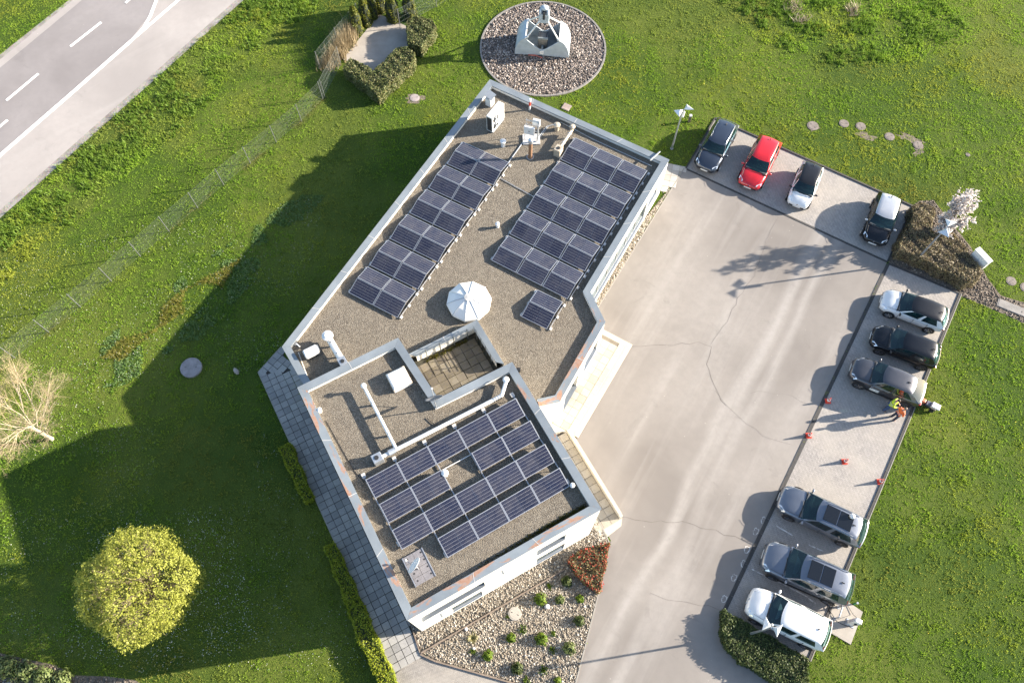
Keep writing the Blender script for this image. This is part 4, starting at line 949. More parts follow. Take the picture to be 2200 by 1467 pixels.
def car(label, ctr, ang, L, W, H, paint, roof=None, style='hatch', sunroof=None, rails=False, clad=False, rim=None, antenna=True, ball=False, sticker=False, group='cars parked in the bays', clear=.0):
    r = thing('parked_car', label, 'car', (ctr[0], ctr[1], .021), ang, group); roof = roof or paint; w = W / 2; rim = rim or M_RIM
    S = {'hatch': dict(belt=.905, hoodf=.70, hoodb=.93, xwf=.75, xrf=.545, xrr=.125, xwr=.025, tail=.93, wr=.69),
         'mini':  dict(belt=.93, hoodf=.74, hoodb=.96, xwf=.785, xrf=.585, xrr=.14, xwr=.03, tail=.90, wr=.70),
         'estate':dict(belt=.93, hoodf=.72, hoodb=.96, xwf=.735, xrf=.555, xrr=.125, xwr=.02, tail=.96, wr=.68),
         'suv':   dict(belt=1.07, hoodf=.90, hoodb=1.12, xwf=.75, xrf=.575, xrr=.105, xwr=.02, tail=1.07, wr=.70),
         'cross': dict(belt=1.0, hoodf=.84, hoodb=1.04, xwf=.735, xrf=.57, xrr=.21, xwr=.035, tail=1.02, wr=.67)}[style]
    gz = .20 + clear
    # ---- lower body: lofted sections
    fx = [0, .012, .04, .10, .22, .40, .58, .70, .78, .87, .935, .972, .99, 1.0]
    wf = [.68, .81, .905, .965, .99, 1.0, 1.0, .99, .975, .94, .875, .79, .67, .48]
    zt = [.62, S['tail'] * .86, S['tail'] * .97, S['tail'], S['belt'] + .02, S['belt'] + .01, S['belt'], S['hoodb'], S['hoodb'] * .965 , (S['hoodb'] + S['hoodf']) / 2 + .03, S['hoodf'] + .02, S['hoodf'] - .05, S['hoodf'] - .13, S['hoodf'] - .22]
    zb = [.42, .34, .29, .25, gz, gz, gz, gz, gz, .22 + clear, .24 + clear, .27 + clear, .31 + clear, .37 + clear]
    b = MB(); nst = len(fx); rings = []
    for i in range(nst):
        x = (fx[i] - .5) * L; ww = w * wf[i]; t_, o_ = zt[i], zb[i]; h = t_ - o_
        hp = [(.0, o_), (.78 * ww, o_), (.95 * ww, o_ + .10 * h), (.995 * ww, o_ + .38 * h), (1.0 * ww, o_ + .62 * h), (.955 * ww, o_ + .86 * h), (.86 * ww, t_ - .01), (.55 * ww, t_ + .025), (.28 * ww, t_ + .03 + (.012 if fx[i] > .68 else 0)), (0, t_ + .034)]
        ring = [(x, y, z) for y, z in hp] + [(x, -y, z) for y, z in hp[-2:0:-1]]
        rings.append(ring)
    m = len(rings[0]); vs_ = [v for g in rings for v in g]; f = []
    for i in range(nst - 1):
        for k in range(m): f.append((i * m + k, (i + 1) * m + k, (i + 1) * m + (k + 1) % m, i * m + (k + 1) % m))
    f.append(tuple(range(m))); f.append(tuple(range((nst - 1) * m, nst * m))[::-1])
    body = b.add(vs_, f).build('body', paint, r, smooth=True, subsurf=1)
    # ---- cabin: rings from the belt to the roof, split in parts by face
    wb, wr = w * .925, w * S['wr']; zb0 = S['belt'] + .005; zr = H - .055; NF, NS = 8, 14
    X = lambda fr: (fr - .5) * L
    def ring(t_, z_, sc=1.0, drop=0.0):
        e = t_ ** .9; xf = X(S['xwf']) + (X(S['xrf']) - X(S['xwf'])) * t_; xr = X(S['xwr']) + (X(S['xrr']) - X(S['xwr'])) * t_; hw = wb + (wr - wb) * e
        pts = []
        for k in range(NF + 1):                      # front edge, left to right
            y = hw * (1 - 2 * k / NF); pts.append((xf + .15 * (1 - (y / hw) ** 2) * (1 - .35 * t_), y))
        for k in range(1, NS): u = k / NS; pts.append((xf + (xr - xf) * u, -hw * (1 + .045 * math.sin(math.pi * u))))
        for k in range(NF + 1): y = -hw * (1 - 2 * k / NF); pts.append((xr - .10 * (1 - (y / hw) ** 2), y))
        for k in range(1, NS): u = k / NS; pts.append((xr + (xf - xr) * u, hw * (1 + .045 * math.sin(math.pi * u))))
        out = []
        cx = (xf + xr) / 2
        for (x, y) in pts:
            x, y = cx + (x - cx) * sc, y * sc; u = (x - xr) / (xf - xr); zz = z_ + (0 if t_ < .2 else -(.05 * (2 * max(0, min(1, u)) - 1) ** 2 + .012) * t_ ** 3)
            if t_ < .1: zz = z_ + (S['hoodb'] - S['belt']) * max(0, (u - .82) / .18) * .8 + (S['tail'] - S['belt']) * max(0, (.15 - u) / .15) * .8
            out.append((x, y, zz))
        return out
    lv = [(0, zb0), (.10, zb0 + (zr - zb0) * .10), (.5, zb0 + (zr - zb0) * .52), (.90, zb0 + (zr - zb0) * .91), (1.0, zr)]
    R_ = [ring(a_, z_) for a_, z_ in lv]; n = len(R_[0])
    top1 = [(x, y, z + .028) for x, y, z in ring(1.0, zr, .93)]; top2 = [(x, y, z + .048) for x, y, z in ring(1.0, zr, .62)]; top3 = [(x, y, z + .056) for x, y, z in ring(1.0, zr, .25)]
    allr = R_ + [top1, top2, top3]; V = [v for g in allr for v in g]
    groups = {'windscreen': [], 'rear_window': [], 'cabin_frame': [], 'roof': []}; sw = {}
    for i in range(len(allr) - 1):
        for k in range(n):
            q = (i * n + k, i * n + (k + 1) % n, (i + 1) * n + (k + 1) % n, (i + 1) * n + k)
            if i >= 4: groups['roof'].append(q); continue
            if i == 0 or i == 3: groups['cabin_frame' if i == 0 else 'roof'].append(q); continue
            if k < NF: groups['windscreen'].append(q)
            elif k < NF + NS:
                u = k - NF; s_ = (0 if u == 0 else 'f' if u < 6 else 0 if u == 6 else 'r' if u < 12 else 0)
                (sw.setdefault(('R', s_), []) if s_ else groups['cabin_frame']).append(q)
            elif k < 2 * NF + NS: groups['rear_window'].append(q)
            else:
                u = k - 2 * NF - NS; s_ = (0 if u >= 13 else 'f' if u > 7 else 0 if u == 7 else 'r' if u > 1 else 0)
                (sw.setdefault(('L', s_), []) if s_ else groups['cabin_frame']).append(q)
    groups['roof'].append(tuple(range((len(allr) - 1) * n, len(allr) * n)))
    def sub(name, faces, mat_, smooth=True, parent=r, push=0.0):
        idx = sorted({i for f_ in faces for i in f_}); mp = {a_: k for k, a_ in enumerate(idx)}
        return MB().add([V[i] for i in idx], [tuple(mp[i] for i in f_)[::-1] for f_ in faces]).build(name, mat_, parent, smooth=smooth)
    sub('roof', groups['roof'], roof); fr_ = sub('cabin_frame', groups['cabin_frame'], paint)
    sub('windscreen', groups['windscreen'], M_CGLASS); sub('rear_window', groups['rear_window'], M_CGLASS)
    for k_, fs in sw.items(): sub('side_window', fs, M_CGLASS)
    # ---- interior seen through the glass
    MB().prism([Vector((X(S['xwf']) + .05, -wb * .93)), Vector((X(S['xwf']) + .05, wb * .93)), Vector((X(S['xwr']) + .12, wb * .93)), Vector((X(S['xwr']) + .12, -wb * .93))], S['belt'] + .0, S['belt'] + .052).build('interior_tray', M_TRIM, r)
    for fx_, yy in ((.50, .5), (.50, -.5), (.27, .5), (.27, -.5)):
        st_ = MB().box(X(fx_), yy * wb * .92, S['belt'] + .11, .16, .44, .26).build('seat', M_SEAT, r, bevel=.04); MB().box(X(fx_) - .03, yy * wb * .92, S['belt'] + .30, .10, .26, .16).build('headrest', M_SEAT, st_, bevel=.03)
    MB().tube([(X(.60) + .19 * math.cos(0) * .3, wb * .45 + .18 * math.cos(u), S['belt'] + .10 + .16 * math.sin(u)) for u in np.linspace(0, 6.283, 13)], .018, 5, False).build('steering_wheel', M_TRIM, r)
    MB().box(X(S['xwf']) - .22, 0, S['belt'] + .07, .40, wb * 1.7, .06).build('dashboard', plain('dash_grey', (.10, .10, .10), .8), r, bevel=.02)
    # seams: doors, bonnet, tailgate
    for s in (1, -1):
        for xx in (.70, .475, .26): MB().box(X(xx), s * (w * .985), (S['belt'] + gz) / 2 + .06, .012, .035, (S['belt'] - gz) * .74).build('door_seam', M_TRIM, r)
        MB().tube([(X(.715), s * w * .80, S['hoodb'] + .022), (X(.80), s * w * .80, S['hoodb'] * .965 + .018), (X(.90), s * w * .74, (S['hoodb'] + S['hoodf']) / 2 + .028)], .008, 4).build('bonnet_seam', M_TRIM, r)
    # ---- wheels
    wr_ = .315 + .04 * (style in ('suv', 'cross')) + (.02 if style == 'estate' else 0) - (.03 if style == 'mini' else 0)
    for sx_, fxw in ((1, .815), (0, .185)):
        for sy_ in (1, -1):
            x = X(fxw); y = sy_ * (w * .985)
            MB().lathe([(wr_ + .055, 0), (wr_ + .055, .012)], 24, (x, sy_ * w * .992 - (.006), wr_ + .005), 'Y').build('wheel_arch', M_TRIM, r)
            wh = MB().lathe([(wr_ * .55, -.10), (wr_ * .97, -.10), (wr_, -.06), (wr_, .05), (wr_ * .96, .085), (wr_ * .72, .09), (wr_ * .7, .05)], 24, (0, 0, 0), 'Y').build('wheel', M_TYRE, r)
            wh.location = (x, sy_ * (w - .068), wr_ - .002); wh.rotation_euler = (0, 0, 0 if sy_ > 0 else math.pi)
            rm = MB().lathe([(.05, .055), (wr_ * .72, .06), (wr_ * .72, .082), (wr_ * .66, .084), (wr_ * .64, .062)], 24, (0, 0, 0), 'Y')
            for k in range(5):
                a_ = 2 * math.pi * k / 5; rm.tube([(.03 * math.cos(a_), .085, .03 * math.sin(a_)), (wr_ * .67 * math.cos(a_), .080, wr_ * .67 * math.sin(a_))], [.032, .026], 5)
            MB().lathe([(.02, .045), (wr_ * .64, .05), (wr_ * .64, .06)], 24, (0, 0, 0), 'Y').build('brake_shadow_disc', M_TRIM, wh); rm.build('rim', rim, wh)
    # ---- details
    for s in (1, -1):
        mir = MB().ball((0, 0, 0), (.075, .12, .075), 10, 6).build('mirror', paint if roof is paint else roof, r, smooth=True); mir.location = (X(S['xwf']) - .22, s * (w + .085), S['belt'] + .06)
        MB().box(X(S['xwf']) - .2, s * (w - .02), S['belt'] + .03, .06, .16, .03).build('mirror_arm', M_TRIM, r)
        hf = S['hoodf']
        def surf(fq, yf):      # a point on the body skin
            ww_ = w * interp(fx, wf, fq); tz_, bz_ = interp(fx, zt, fq), interp(fx, zb, fq); hh_ = tz_ - bz_
            return (X(fq), s * yf * ww_, float(np.interp(yf, [0, .28, .55, .86, .955, 1.0], [tz_ + .034, tz_ + .03, tz_ + .025, tz_ - .01, bz_ + .86 * hh_, bz_ + .66 * hh_])))
        hl = MB(); pts = [surf(.950, .66), surf(.885, .93), surf(.925, .985), surf(.976, .70)]
        hl.add([(x + .012, y + s * .012, z + .012) for x, y, z in pts] + [(x - .05, y * .95, z - .06) for x, y, z in pts], [(0, 1, 2, 3), (7, 6, 5, 4), (0, 4, 5, 1), (1, 5, 6, 2), (2, 6, 7, 3), (3, 7, 4, 0)] if s < 0 else [(3, 2, 1, 0), (4, 5, 6, 7), (1, 5, 4, 0), (2, 6, 5, 1), (3, 7, 6, 2), (0, 4, 7, 3)]).build('headlight', M_HEAD, r)
        MB().box(X(.022), s * w * .74, S['tail'] * .86, .10, w * .30, .13).build('tail_light', M_TAIL, r, bevel=.02)
        for xx in (.56, .36): MB().box(X(xx) - .2, s * (w * .975 + .008), S['belt'] - .13, .19, .03, .03).build('door_handle', paint, r, bevel=.008)
        if clad: MB().box(0, s * (w * .972), gz + .10, L * .50, .05, .13).build('sill_cladding', M_TRIM, r)
        if rails: MB().tube([(X(S['xrf']) - .15, s * (wr * .96), H - .055), (X(S['xrf']) - .30, s * wr * .97, H - .005), (X(S['xrr']) + .35, s * wr * .97, H - .01), (X(S['xrr']) + .15, s * wr * .96, H - .06)], .018, 6).build('roof_rail', M_CHROME, r)
    MB().box(X(.985), 0, hf_g := S['hoodf'] - .19, .05, w * .80, .12).build('grille', M_TRIM, r, bevel=.015); MB().box(X(.992), 0, .40 + clear, .06, w * 1.25, .13).build('lower_intake', M_TRIM, r, bevel=.02)
    MB().box(X(1.004), 0, hf_g - .12, .02, .52, .11).build('number_plate', M_PLATE, r); MB().box(X(-.002), 0, .62, .02, .52, .11).build('number_plate', M_PLATE, r)
    MB().lathe([(.05, 0), (.05, .02)], 12, (X(.99) + .015, 0, S['hoodf'] - .13), 'X').build('badge', M_CHROME, r)
    MB().box(X(S['xwf']) + .02, 0, S['hoodb'] + .012, .05, w * 1.35, .02).build('cowl', M_TRIM, r)
    for s in (.05, .45): MB().tube([(X(S['xwf']) + .09 - s * .1, w * (s - .3), S['hoodb'] + .045), (X(S['xwf']) + .0, w * (s + .35), S['hoodb'] + .075)], .010, 5).build('wiper', M_TRIM, r)
    if antenna:
        xa = X(S['xrr']) + (.30 if style in ('suv', 'estate', 'cross') else .12)
        MB().add([(xa - .09, -.03, H - .01), (xa + .09, -.03, H - .01), (xa + .09, .03, H - .01), (xa - .09, .03, H - .01), (xa - .07, 0, H + .055), (xa - .02, 0, H + .05)], [(0, 1, 5, 4), (2, 3, 4, 5), (1, 2, 5), (3, 0, 4)]).build('antenna', M_TRIM, r)
    if sunroof:
        x0, x1 = X(S['xrf']) - .18, X(S['xrf']) - .18 - sunroof
        for k in range(2):
            a_, e_ = x0 + (x1 - x0) * (k * .5) - (.02 if k else 0), x0 + (x1 - x0) * (k * .5 + .5) + (0 if k else .02)
            MB().prism([Vector((a_, -wr * .72)), Vector((a_, wr * .72)), Vector((e_, wr * .72)), Vector((e_, -wr * .72))], H - .06, H + .012).build('sunroof_glass', M_SROOF, r, bevel=.012)
    if ball:
        bb = MB().ball((X(.24), -w * .42, H + .12), .16, 14, 8).build('roof_dome', M_WHITE2, r, smooth=True); MB().lathe([(.12, 0), (.12, .05)], 12, (X(.24), -w * .42, H - .02)).build('roof_dome_base', M_TRIM, r)
    if sticker: MB().box(X(.62), w * .985 + .012, .62, .55, .012, .26).build('door_sign', M_PLATE, r)
    return r
PT = {k: paint_mat('paint_' + k, *v) for k, v in dict(slate=((.050, .064, .092), .6, .3), red=((.52, .008, .014), .0, .3), white=((.74, .745, .75), .0, .3), black=((.007, .008, .011), .1, .25), silver=((.50, .51, .53), .5, .3), graphite=((.088, .088, .098), .6, .32), steel=((.185, .205, .245), .6, .3), pearl=((.78, .775, .765), .0, .3), roofblack=((.012, .012, .014), .0, .3)).items()}
def cpos(a, b): A, B = P2(*a, .55), P2(*b, .8); return (A + B) / 2
AN, AE = R(-118), R(152.5)
car('dark slate-blue hatchback in the first bay beside the building', cpos((1514, 362), (1564, 264)), AN, 4.42, 1.80, 1.46, PT['slate'], style='estate', rails=True)
car('bright red hatchback between the slate-blue car and the small white car', cpos((1608, 402), (1655, 297)), AN, 4.40, 1.82, 1.50, PT['red'])
car('small white city car with black roof beside the red hatchback', cpos((1711, 443), (1748, 353)), AN + R(2), 3.60, 1.64, 1.49, PT['white'], PT['roofblack'], style='mini')
car('black hatchback with silver-white roof next to the brown hedge', cpos((1876, 520), (1912, 421)), AN + R(2), 3.98, 1.76, 1.44, PT['black'], PT['silver'])
car('white hatchback with black roof, topmost of the right-hand bays', cpos((1893, 642), (2035, 688)), AE + R(2), 4.05, 1.76, 1.44, PT['white'], PT['roofblack'])
car('glossy black hatchback between the white and the dark grey car', cpos((1872, 722), (2018, 765)), AE + R(3), 4.10, 1.78, 1.47, PT['black'], rim=M_RIMD)
car('dark grey crossover with a white door sign beside the two people', cpos((1827, 790), (1985, 848)), AE + R(1.5), 4.42, 1.82, 1.54, PT['graphite'], style='cross', clad=True, rim=M_RIMD, sticker=True, clear=.04)
car('steel-grey estate car with glass roof and small white dome on top', cpos((1675, 1066), (1858, 1149)), AE, 4.95, 1.88, 1.50, PT['steel'], style='estate', rails=True, sunroof=1.55, ball=True, rim=M_RIMD)
car('large steel-grey off-road car with panoramic roof above the white one', cpos((1638, 1196), (1829, 1264)), AE + R(3), 4.92, 1.98, 1.74, PT['steel'], style='suv', rails=True, sunroof=1.35, clad=True, clear=.05, rim=M_RIMD)
car('white sport utility car in the last bay beside the clipped hedge', cpos((1608, 1291), (1776, 1364)), AE + R(1), 4.42, 1.86, 1.62, PT['pearl'], style='suv', clad=False, clear=.04, rim=M_RIMD)

# ================================================================== LAMPS, CONES, SMALL THINGS
M_POLE = plain('lamp_pole_steel', (.36, .39, .43), .4, .6, var=.1)
M_SAIL = plain('lamp_sail', (.66, .69, .73), .35, .2, var=.05)
def lamp(base, label, h, rz, spread=.62):
    r = thing('street_lamp', label, 'street lamp', (base.x, base.y, 0), rz, 'lamps with triangular reflector sails')
    MB().lathe([(.11, 0), (.11, .05), (.075, .06), (.055, h * .5), (.05, h)], 12).build('pole', M_POLE, r)
    MB().lathe([(.07, h - .55), (.075, h - .35), (.075, h - .1), (.03, h)], 12, (.16, 0, 0)).build('lamp_head', M_WHITE2, r); MB().tube([(0, 0, h - .5), (.16, 0, h - .45)], .025, 6).build('bracket', M_POLE, r)
    for s in (-1, 1):
        a_ = (0.04, s * .05, h + .02); b_ = (.40, s * (spread + .05), h + .04); c_ = (-.30, s * spread * .95, h - .06); d_ = (.04, s * spread * .55, h + .20)
        m_ = MB(); up = [a_, b_, c_]; th = .025
        vs_ = [a_, b_, d_, c_]; lo = [(x, y, z - th) for x, y, z in vs_]
        f = [(0, 1, 2), (0, 2, 3), (1, 3, 2)] if s < 0 else [(2, 1, 0), (3, 2, 0), (2, 3, 1)]
        f2 = [(6, 5, 4), (7, 6, 4), (6, 7, 5)] if s < 0 else [(4, 5, 6), (4, 6, 7), (5, 7, 6)]
        m_.add(vs_ + lo, f + f2 + [(0, 4, 5, 1), (1, 5, 7, 3), (3, 7, 4, 0)]).build('sail', M_SAIL, r)
        MB().tube([(0, 0, h - .06), (.04, s * spread * .5, h + .02)], .015, 6).build('sail_arm', M_POLE, r)
    return r
lamp(P2(1443, 320), 'slim lamp post with sails on the grass by the building corner', 4.1, R(-60), .55)
lb = P2(2034, 488, 4.3); lamp(lb, 'lamp post rising out of the brown hedge by the blossoming tree', 4.3, R(-35))
lb = P2(1658, 1348, 4.3); lamp(lb, 'lamp post standing in the clipped hedge beside the white car', 4.3, R(65), .40)
p = P2(1480, 262); r = thing('bollard', 'short square bollard with pale top near the lamp on the grass', 'bollard', (p.x, p.y, 0)); rbox(r, 'post', plain('bollard_wood', (.20, .16, .13), .8), 0, 0, .30, .16, .16, .62, .01); rbox(r, 'cap', M_WHITE2, 0, 0, .66, .19, .19, .10, .01)
M_CONE = plain('cone_orange', (.66, .06, .03), .5); M_CONEW = plain('cone_white_band', (.78, .76, .74), .5)
for (x, y), lb in (((1778, 862), 'traffic cone on the kerb line nearest the dark grey crossover'), ((1737, 936), 'traffic cone on the kerb line in the empty bays, second from top'), ((1814, 992), 'traffic cone standing alone in the middle of the empty bays'), ((1890, 1035), 'traffic cone at the grass edge above the estate car')):
    p = P2(x, y); r = thing('traffic_cone', 'red and white ' + lb, 'traffic cone', (p.x, p.y, .022), group='traffic cones in the bays')
    rbox(r, 'base', M_CONE, 0, 0, .02, .34, .34, .04, .006)
    for nm, z0, z1, m_ in (('lower_cone', .04, .18, M_CONE), ('white_band', .18, .30, M_CONEW), ('middle_cone', .30, .40, M_CONE), ('white_band', .40, .46, M_CONEW), ('tip', .46, .54, M_CONE)):
        q = lambda z: .135 - .105 * (z - .04) / .5
        MB().lathe([(q(z0), z0), (q(z1), z1)], 16).build(nm, m_, r)
M_COVER = plain('worn_cover', (.19, .16, .14), .9, var=.3, scale=6)
# covers in the lawn
def cover(px, rad, label, m=None, h=.025, ring_=True):
    p = P2(*px); r = thing('manhole_cover', label, 'manhole cover', (p.x, p.y, 0), random.random() * 3); m = m or M_COVER
    MB().lathe([(rad, -.03), (rad, h), (rad * .96, h + .006)], 28).build('concrete_ring', m, r)
    MB().lathe([(rad * .80, h + .004), (rad * .80, h + .012), (rad * .78, h + .016)], 28).build('lid', m, r)
    for a_ in (0, math.pi): MB().box(rad * .5 * math.cos(a_), rad * .5 * math.sin(a_), h + .017, .10, .035, .006).build('lift_slot', M_DARK, r)
    EXCL.append([p + Vector((math.cos(a_), math.sin(a_))) * rad for a_ in np.linspace(0, 6.283, 20, endpoint=False)]); return r
cover((891, 211), .36, 'pale round cover in the lawn below the laurel hedge', plain('pale_cover', (.34, .29, .28), .85))
cover((1746, 271), .42, 'round cover with brown rim, leftmost of the covers behind the cars')
cover((1813, 266), .36, 'worn round cover, second of the covers behind the cars'); cover((1849, 272), .37, 'worn round cover, third of the covers behind the cars')
cover((1911, 294), .36, 'worn round cover, fourth of the covers behind the cars'); cover((1972, 312), .36, 'worn round cover, rightmost of the covers behind the cars')
cover((2079, 333), .17, 'tiny round cover alone in the right-hand lawn')
cover((2172, 604), .34, 'round cover above the concrete slab at the right edge'); cover((2203, 618), .36, 'round cover cut by the right edge of the photo')
cover((412, 791), .66, 'large concrete shaft cover in the shaded lawn left of the building', plain('old_shaft_concrete', (.26, .245, .25), .9, var=.3, scale=4), .16)
p = P2(508, 798); r = MB(); r.ball((0, 0, .08), (.26, .14, .16), 9, 6); o = r.build('stone', plain('weathered_stone', (.36, .32, .29), .9, var=.35, scale=9, bump=.5)); o.location = (p.x, p.y, 0); o.rotation_euler = (0, .15, R(-50)); tag(o, 'small pale stone in the shaded lawn beside the shaft cover', 'stone')
def plate(px, sx, sy, an, label, name='cover_plate', m=None):
    p = P2(*px); r = thing(name, label, 'cover plate', (p.x, p.y, 0), an); rbox(r, 'frame', M_CONC_D, 0, 0, .02, sx, sy, .08, .006); rbox(r, 'plate', m or plain('plate_brown', (.30, .24, .21), .8, var=.2), 0, 0, .055, sx * .92, sy * .92, .03, .006)
    a_, b_ = Vector((math.cos(an), math.sin(an))) * sx / 2, Vector((-math.sin(an), math.cos(an))) * sy / 2; EXCL.append([p + a_ + b_, p - a_ + b_, p - a_ - b_, p + a_ - b_])
plate((1217, 231), .62, .58, R(-30), 'square brown cover plate in the lawn behind the top parapet')
plate((2174, 662), 1.9, .62, R(-27), 'long pale concrete slab lying in the mulch at the right edge', 'concrete_slab', M_CONC_D)
# sign cabinet on two legs
p = P2(2089, 572); r = thing('cabinet', 'white flat cabinet on legs behind the brown hedge', 'cabinet', (p.x, p.y, 0), R(-61))
rbox(r, 'housing', M_WHITE, 0, 0, .98, 1.18, .36, .82, .015); rbox(r, 'roof_plate', M_WHITE, 0, 0, 1.41, 1.24, .42, .04, .008)
for x in (-.45, .45): rbox(r, 'leg', M_WHITE, x, 0, .28, .10, .10, .57, 0)
for x in (-.29, .29): MB().box(x, -.184, .98, .55, .012, .72).build('door', M_WHITE2, r)
# charging station with hoop guard
p = P2(1826, 1338, .05); r = thing('charging_station', 'white charging pedestal with black cable on the concrete pad', 'charging station', (p.x, p.y, .06), R(-27))
rbox(r, 'pedestal', M_WHITE2, 0, 0, .62, .34, .24, 1.24, .03); rbox(r, 'front_panel', plain('charger_grey', (.40, .42, .47), .4), -.175, 0, .72, .02, .20, .7, .01); rbox(r, 'foot_plate', M_GALV, 0, 0, .012, .46, .36, .024, 0)
MB().tube([(.0, -.14, .95), (-.05, -.26, .6), (-.25, -.30, .25), (-.7, -.25, .05), (-1.3, .2, .03), (-1.9, .9, .03)], .018, 6).build('cable', M_BLACK, r); rbox(r, 'socket', M_BLACK, .02, -.15, .85, .12, .06, .18, .01)
MB().tube([(.1, .14, 1.0), (.12, .22, .7), (.0, .5, .05), (-.6, 1.0, .02), (-1.5, 1.5, .02)], .014, 6).build('cable', M_BLACK, r)
q = [P2(1793, 1328, .06), P2(1801, 1304, .06)]; r = thing('hoop_guard', 'grey steel hoop guard in front of the charging pedestal', 'guard rail', (q[0].x, q[0].y, .06)); a_, b_ = q
MB().tube([(a_.x, a_.y, .03), (a_.x, a_.y, .62), (a_.x + (b_.x - a_.x) * .08, a_.y + (b_.y - a_.y) * .08, .70), (b_.x - (b_.x - a_.x) * .08, b_.y - (b_.y - a_.y) * .08, .70), (b_.x, b_.y, .62), (b_.x, b_.y, .03)], .04, 8).build('hoop', plain('guard_grey', (.42, .45, .50), .4, .4), r, world=True)
for v in q: MB().lathe([(.09, 0), (.09, .02)], 12, (v.x, v.y, .06)).build('foot_plate', M_GALV, r, world=True)
p = P2(1834, 1297); r = thing('marker_post', 'short green marker post in the grass behind the charging pad', 'marker post', (p.x, p.y, 0)); MB().tube([(0, 0, 0), (0, 0, .55)], .05, 10).build('post', plain('green_plastic', (.01, .28, .11), .5), r); MB().lathe([(.06, .5), (.06, .56)], 10).build('cap', M_GALV, r)
p = P2(1836, 1332, .05); 
# cart beside the people
p = P2(1988, 872); r = thing('tool_cart', 'small black cart with orange motor and white hood on the grass edge', 'cart', (p.x, p.y, 0), R(-32))
rbox(r, 'chassis', M_TRIM, 0, 0, .28, 1.05, .38, .12, .02); rbox(r, 'motor', plain('motor_orange', (.62, .18, .09), .5), -.34, .0, .44, .26, .26, .22, .04); rbox(r, 'tank', plain('tank_grey', (.12, .12, .16), .4), .0, 0, .42, .30, .32, .16, .03)
MB().box(.40, 0, .56, .52, .40, .10, 0, .92).build('hood', M_WHITE2, r, bevel=.03)
for x in (-.36, .36):
    for y in (-.22, .22): MB().lathe([(.13, -.04), (.15, -.02), (.15, .02), (.13, .04)], 14, (x, y, .15), 'Y').build('wheel', M_TYRE, r)
MB().tube([(-.5, -.15, .3), (-.78, -.15, .75), (-.80, .0, .82), (-.78, .15, .75), (-.5, .15, .3)], .018, 6).build('handle', M_TRIM, r)
# ================================================================== GRAB BUCKET ON THE GRAVEL CIRCLE
M_BUCK = plain('bucket_pale_blue', (.44, .50, .545), .55, .15, var=.14, scale=2.2, bump=.15, bscale=8)
M_BUCKL = plain('bucket_inner', (.30, .33, .33), .7, .1, var=.25, scale=3)
bc = P2(1166, 101); bk = thing('clamshell_grab', 'pale blue clamshell excavator grab displayed on the round gravel bed', 'grab bucket', (bc.x, bc.y, .03), R(-6))
def prof_side():
    out = []
    for i in range(9):
        u = i / 8; a_ = u * R(78); out.append((-2.08 + 1.0 * (1 - math.cos(a_)) * .98, 1.62 * math.sin(a_) / math.sin(R(78))))
    return out
sd_ = prof_side(); top = sd_[-1]
for s in (-1, 1):                       # two shells
    sh = MB(); D = .98; pts = [(s * -x, z) for x, z in sd_]
    vs_ = []; f = []
    for x, z in pts: vs_ += [(x, -D, z), (x, D, z)]
    n = len(pts); inn = [(x * .965 if True else x, z) for x, z in pts]
    for x, z in inn: vs_ += [(x - (.0), -D, z), (x, D, z)]
    for i in range(n - 1):
        f.append((2 * i, 2 * i + 1, 2 * i + 3, 2 * i + 2)); o_ = 2 * n; f.append((o_ + 2 * i, o_ + 2 * i + 2, o_ + 2 * i + 3, o_ + 2 * i + 1))
    f.append((2 * n - 2, 2 * n - 1, 4 * n - 1, 4 * n - 2))
    shell = sh.add(vs_, f).build('shell', M_BUCK, bk)
    MB().box(s * 1.27, 0, 1.63, .10, 2.02, .10).build('lip_bar', M_WHITE, shell, bevel=.01)
    for y in (-1, 1):
        pl_ = [(s * x if False else s * -x, z) for x, z in sd_] + [(s * .62, 1.02), (s * .18, .68), (s * 0.02, .66), (s * .02, .12)]
        m_ = MB(); nn_ = len(pl_); m_.add([(x, y * D - .025, z) for x, z in pl_] + [(x, y * D + .025, z) for x, z in pl_], [tuple(range(nn_)), tuple(range(nn_, 2 * nn_))[::-1]] + [(i, i + nn_, (i + 1) % nn_ + nn_, (i + 1) % nn_) for i in range(nn_)])
        m_.build('side_plate', M_BUCK, bk)
MB().box(0, 0, .06, 3.9, 1.9, .08).build('bucket_floor', M_BUCKL, bk)
for y in (-1.02, 1.02): MB().lathe([(.17, -.05), (.17, .05)], 18, (0, y, .42), 'Y').build('pivot_pin', M_WHITE, bk)
lw = MB().box(0, 0, .62, .72, .78, .95).build('lower_block', plain('block_greybrown', (.27, .24, .20), .75, .1, var=.25, scale=5), bk, bevel=.03)
for x in (-.28, .28): MB().box(x, 0, 1.14, .12, .70, .12).build('sheave', M_DARK, lw)
for y in (-.36, .36): MB().box(0, y, 1.15, .78, .07, .16).build('cheek', M_BUCKL, lw, bevel=.01)
MB().tube([(0, -1.0, .42), (0, 1.0, .42)], .09, 10).build('cross_shaft', M_BUCKL, bk)
hd = MB().box(0, 0, 2.92, .78, .60, .80).build('head_block', M_BUCK, bk, bevel=.06)
for x in (-.26, .26): MB().lathe([(.30, -.06), (.30, .06)], 16, (x, 0, 3.42), 'X').build('head_sheave', M_BUCK, hd)
MB().box(0, -.05, 3.22, .16, .66, .62).build('head_fin', M_DARK, hd, bevel=.02); MB().ball((0, 0, 3.68), (.30, .24, .20), 12, 6).build('head_cap', M_BUCK, hd, smooth=True); MB().box(0, -.28, 2.66, .34, .10, .22).build('head_plate', M_BUCK, hd, bevel=.02)
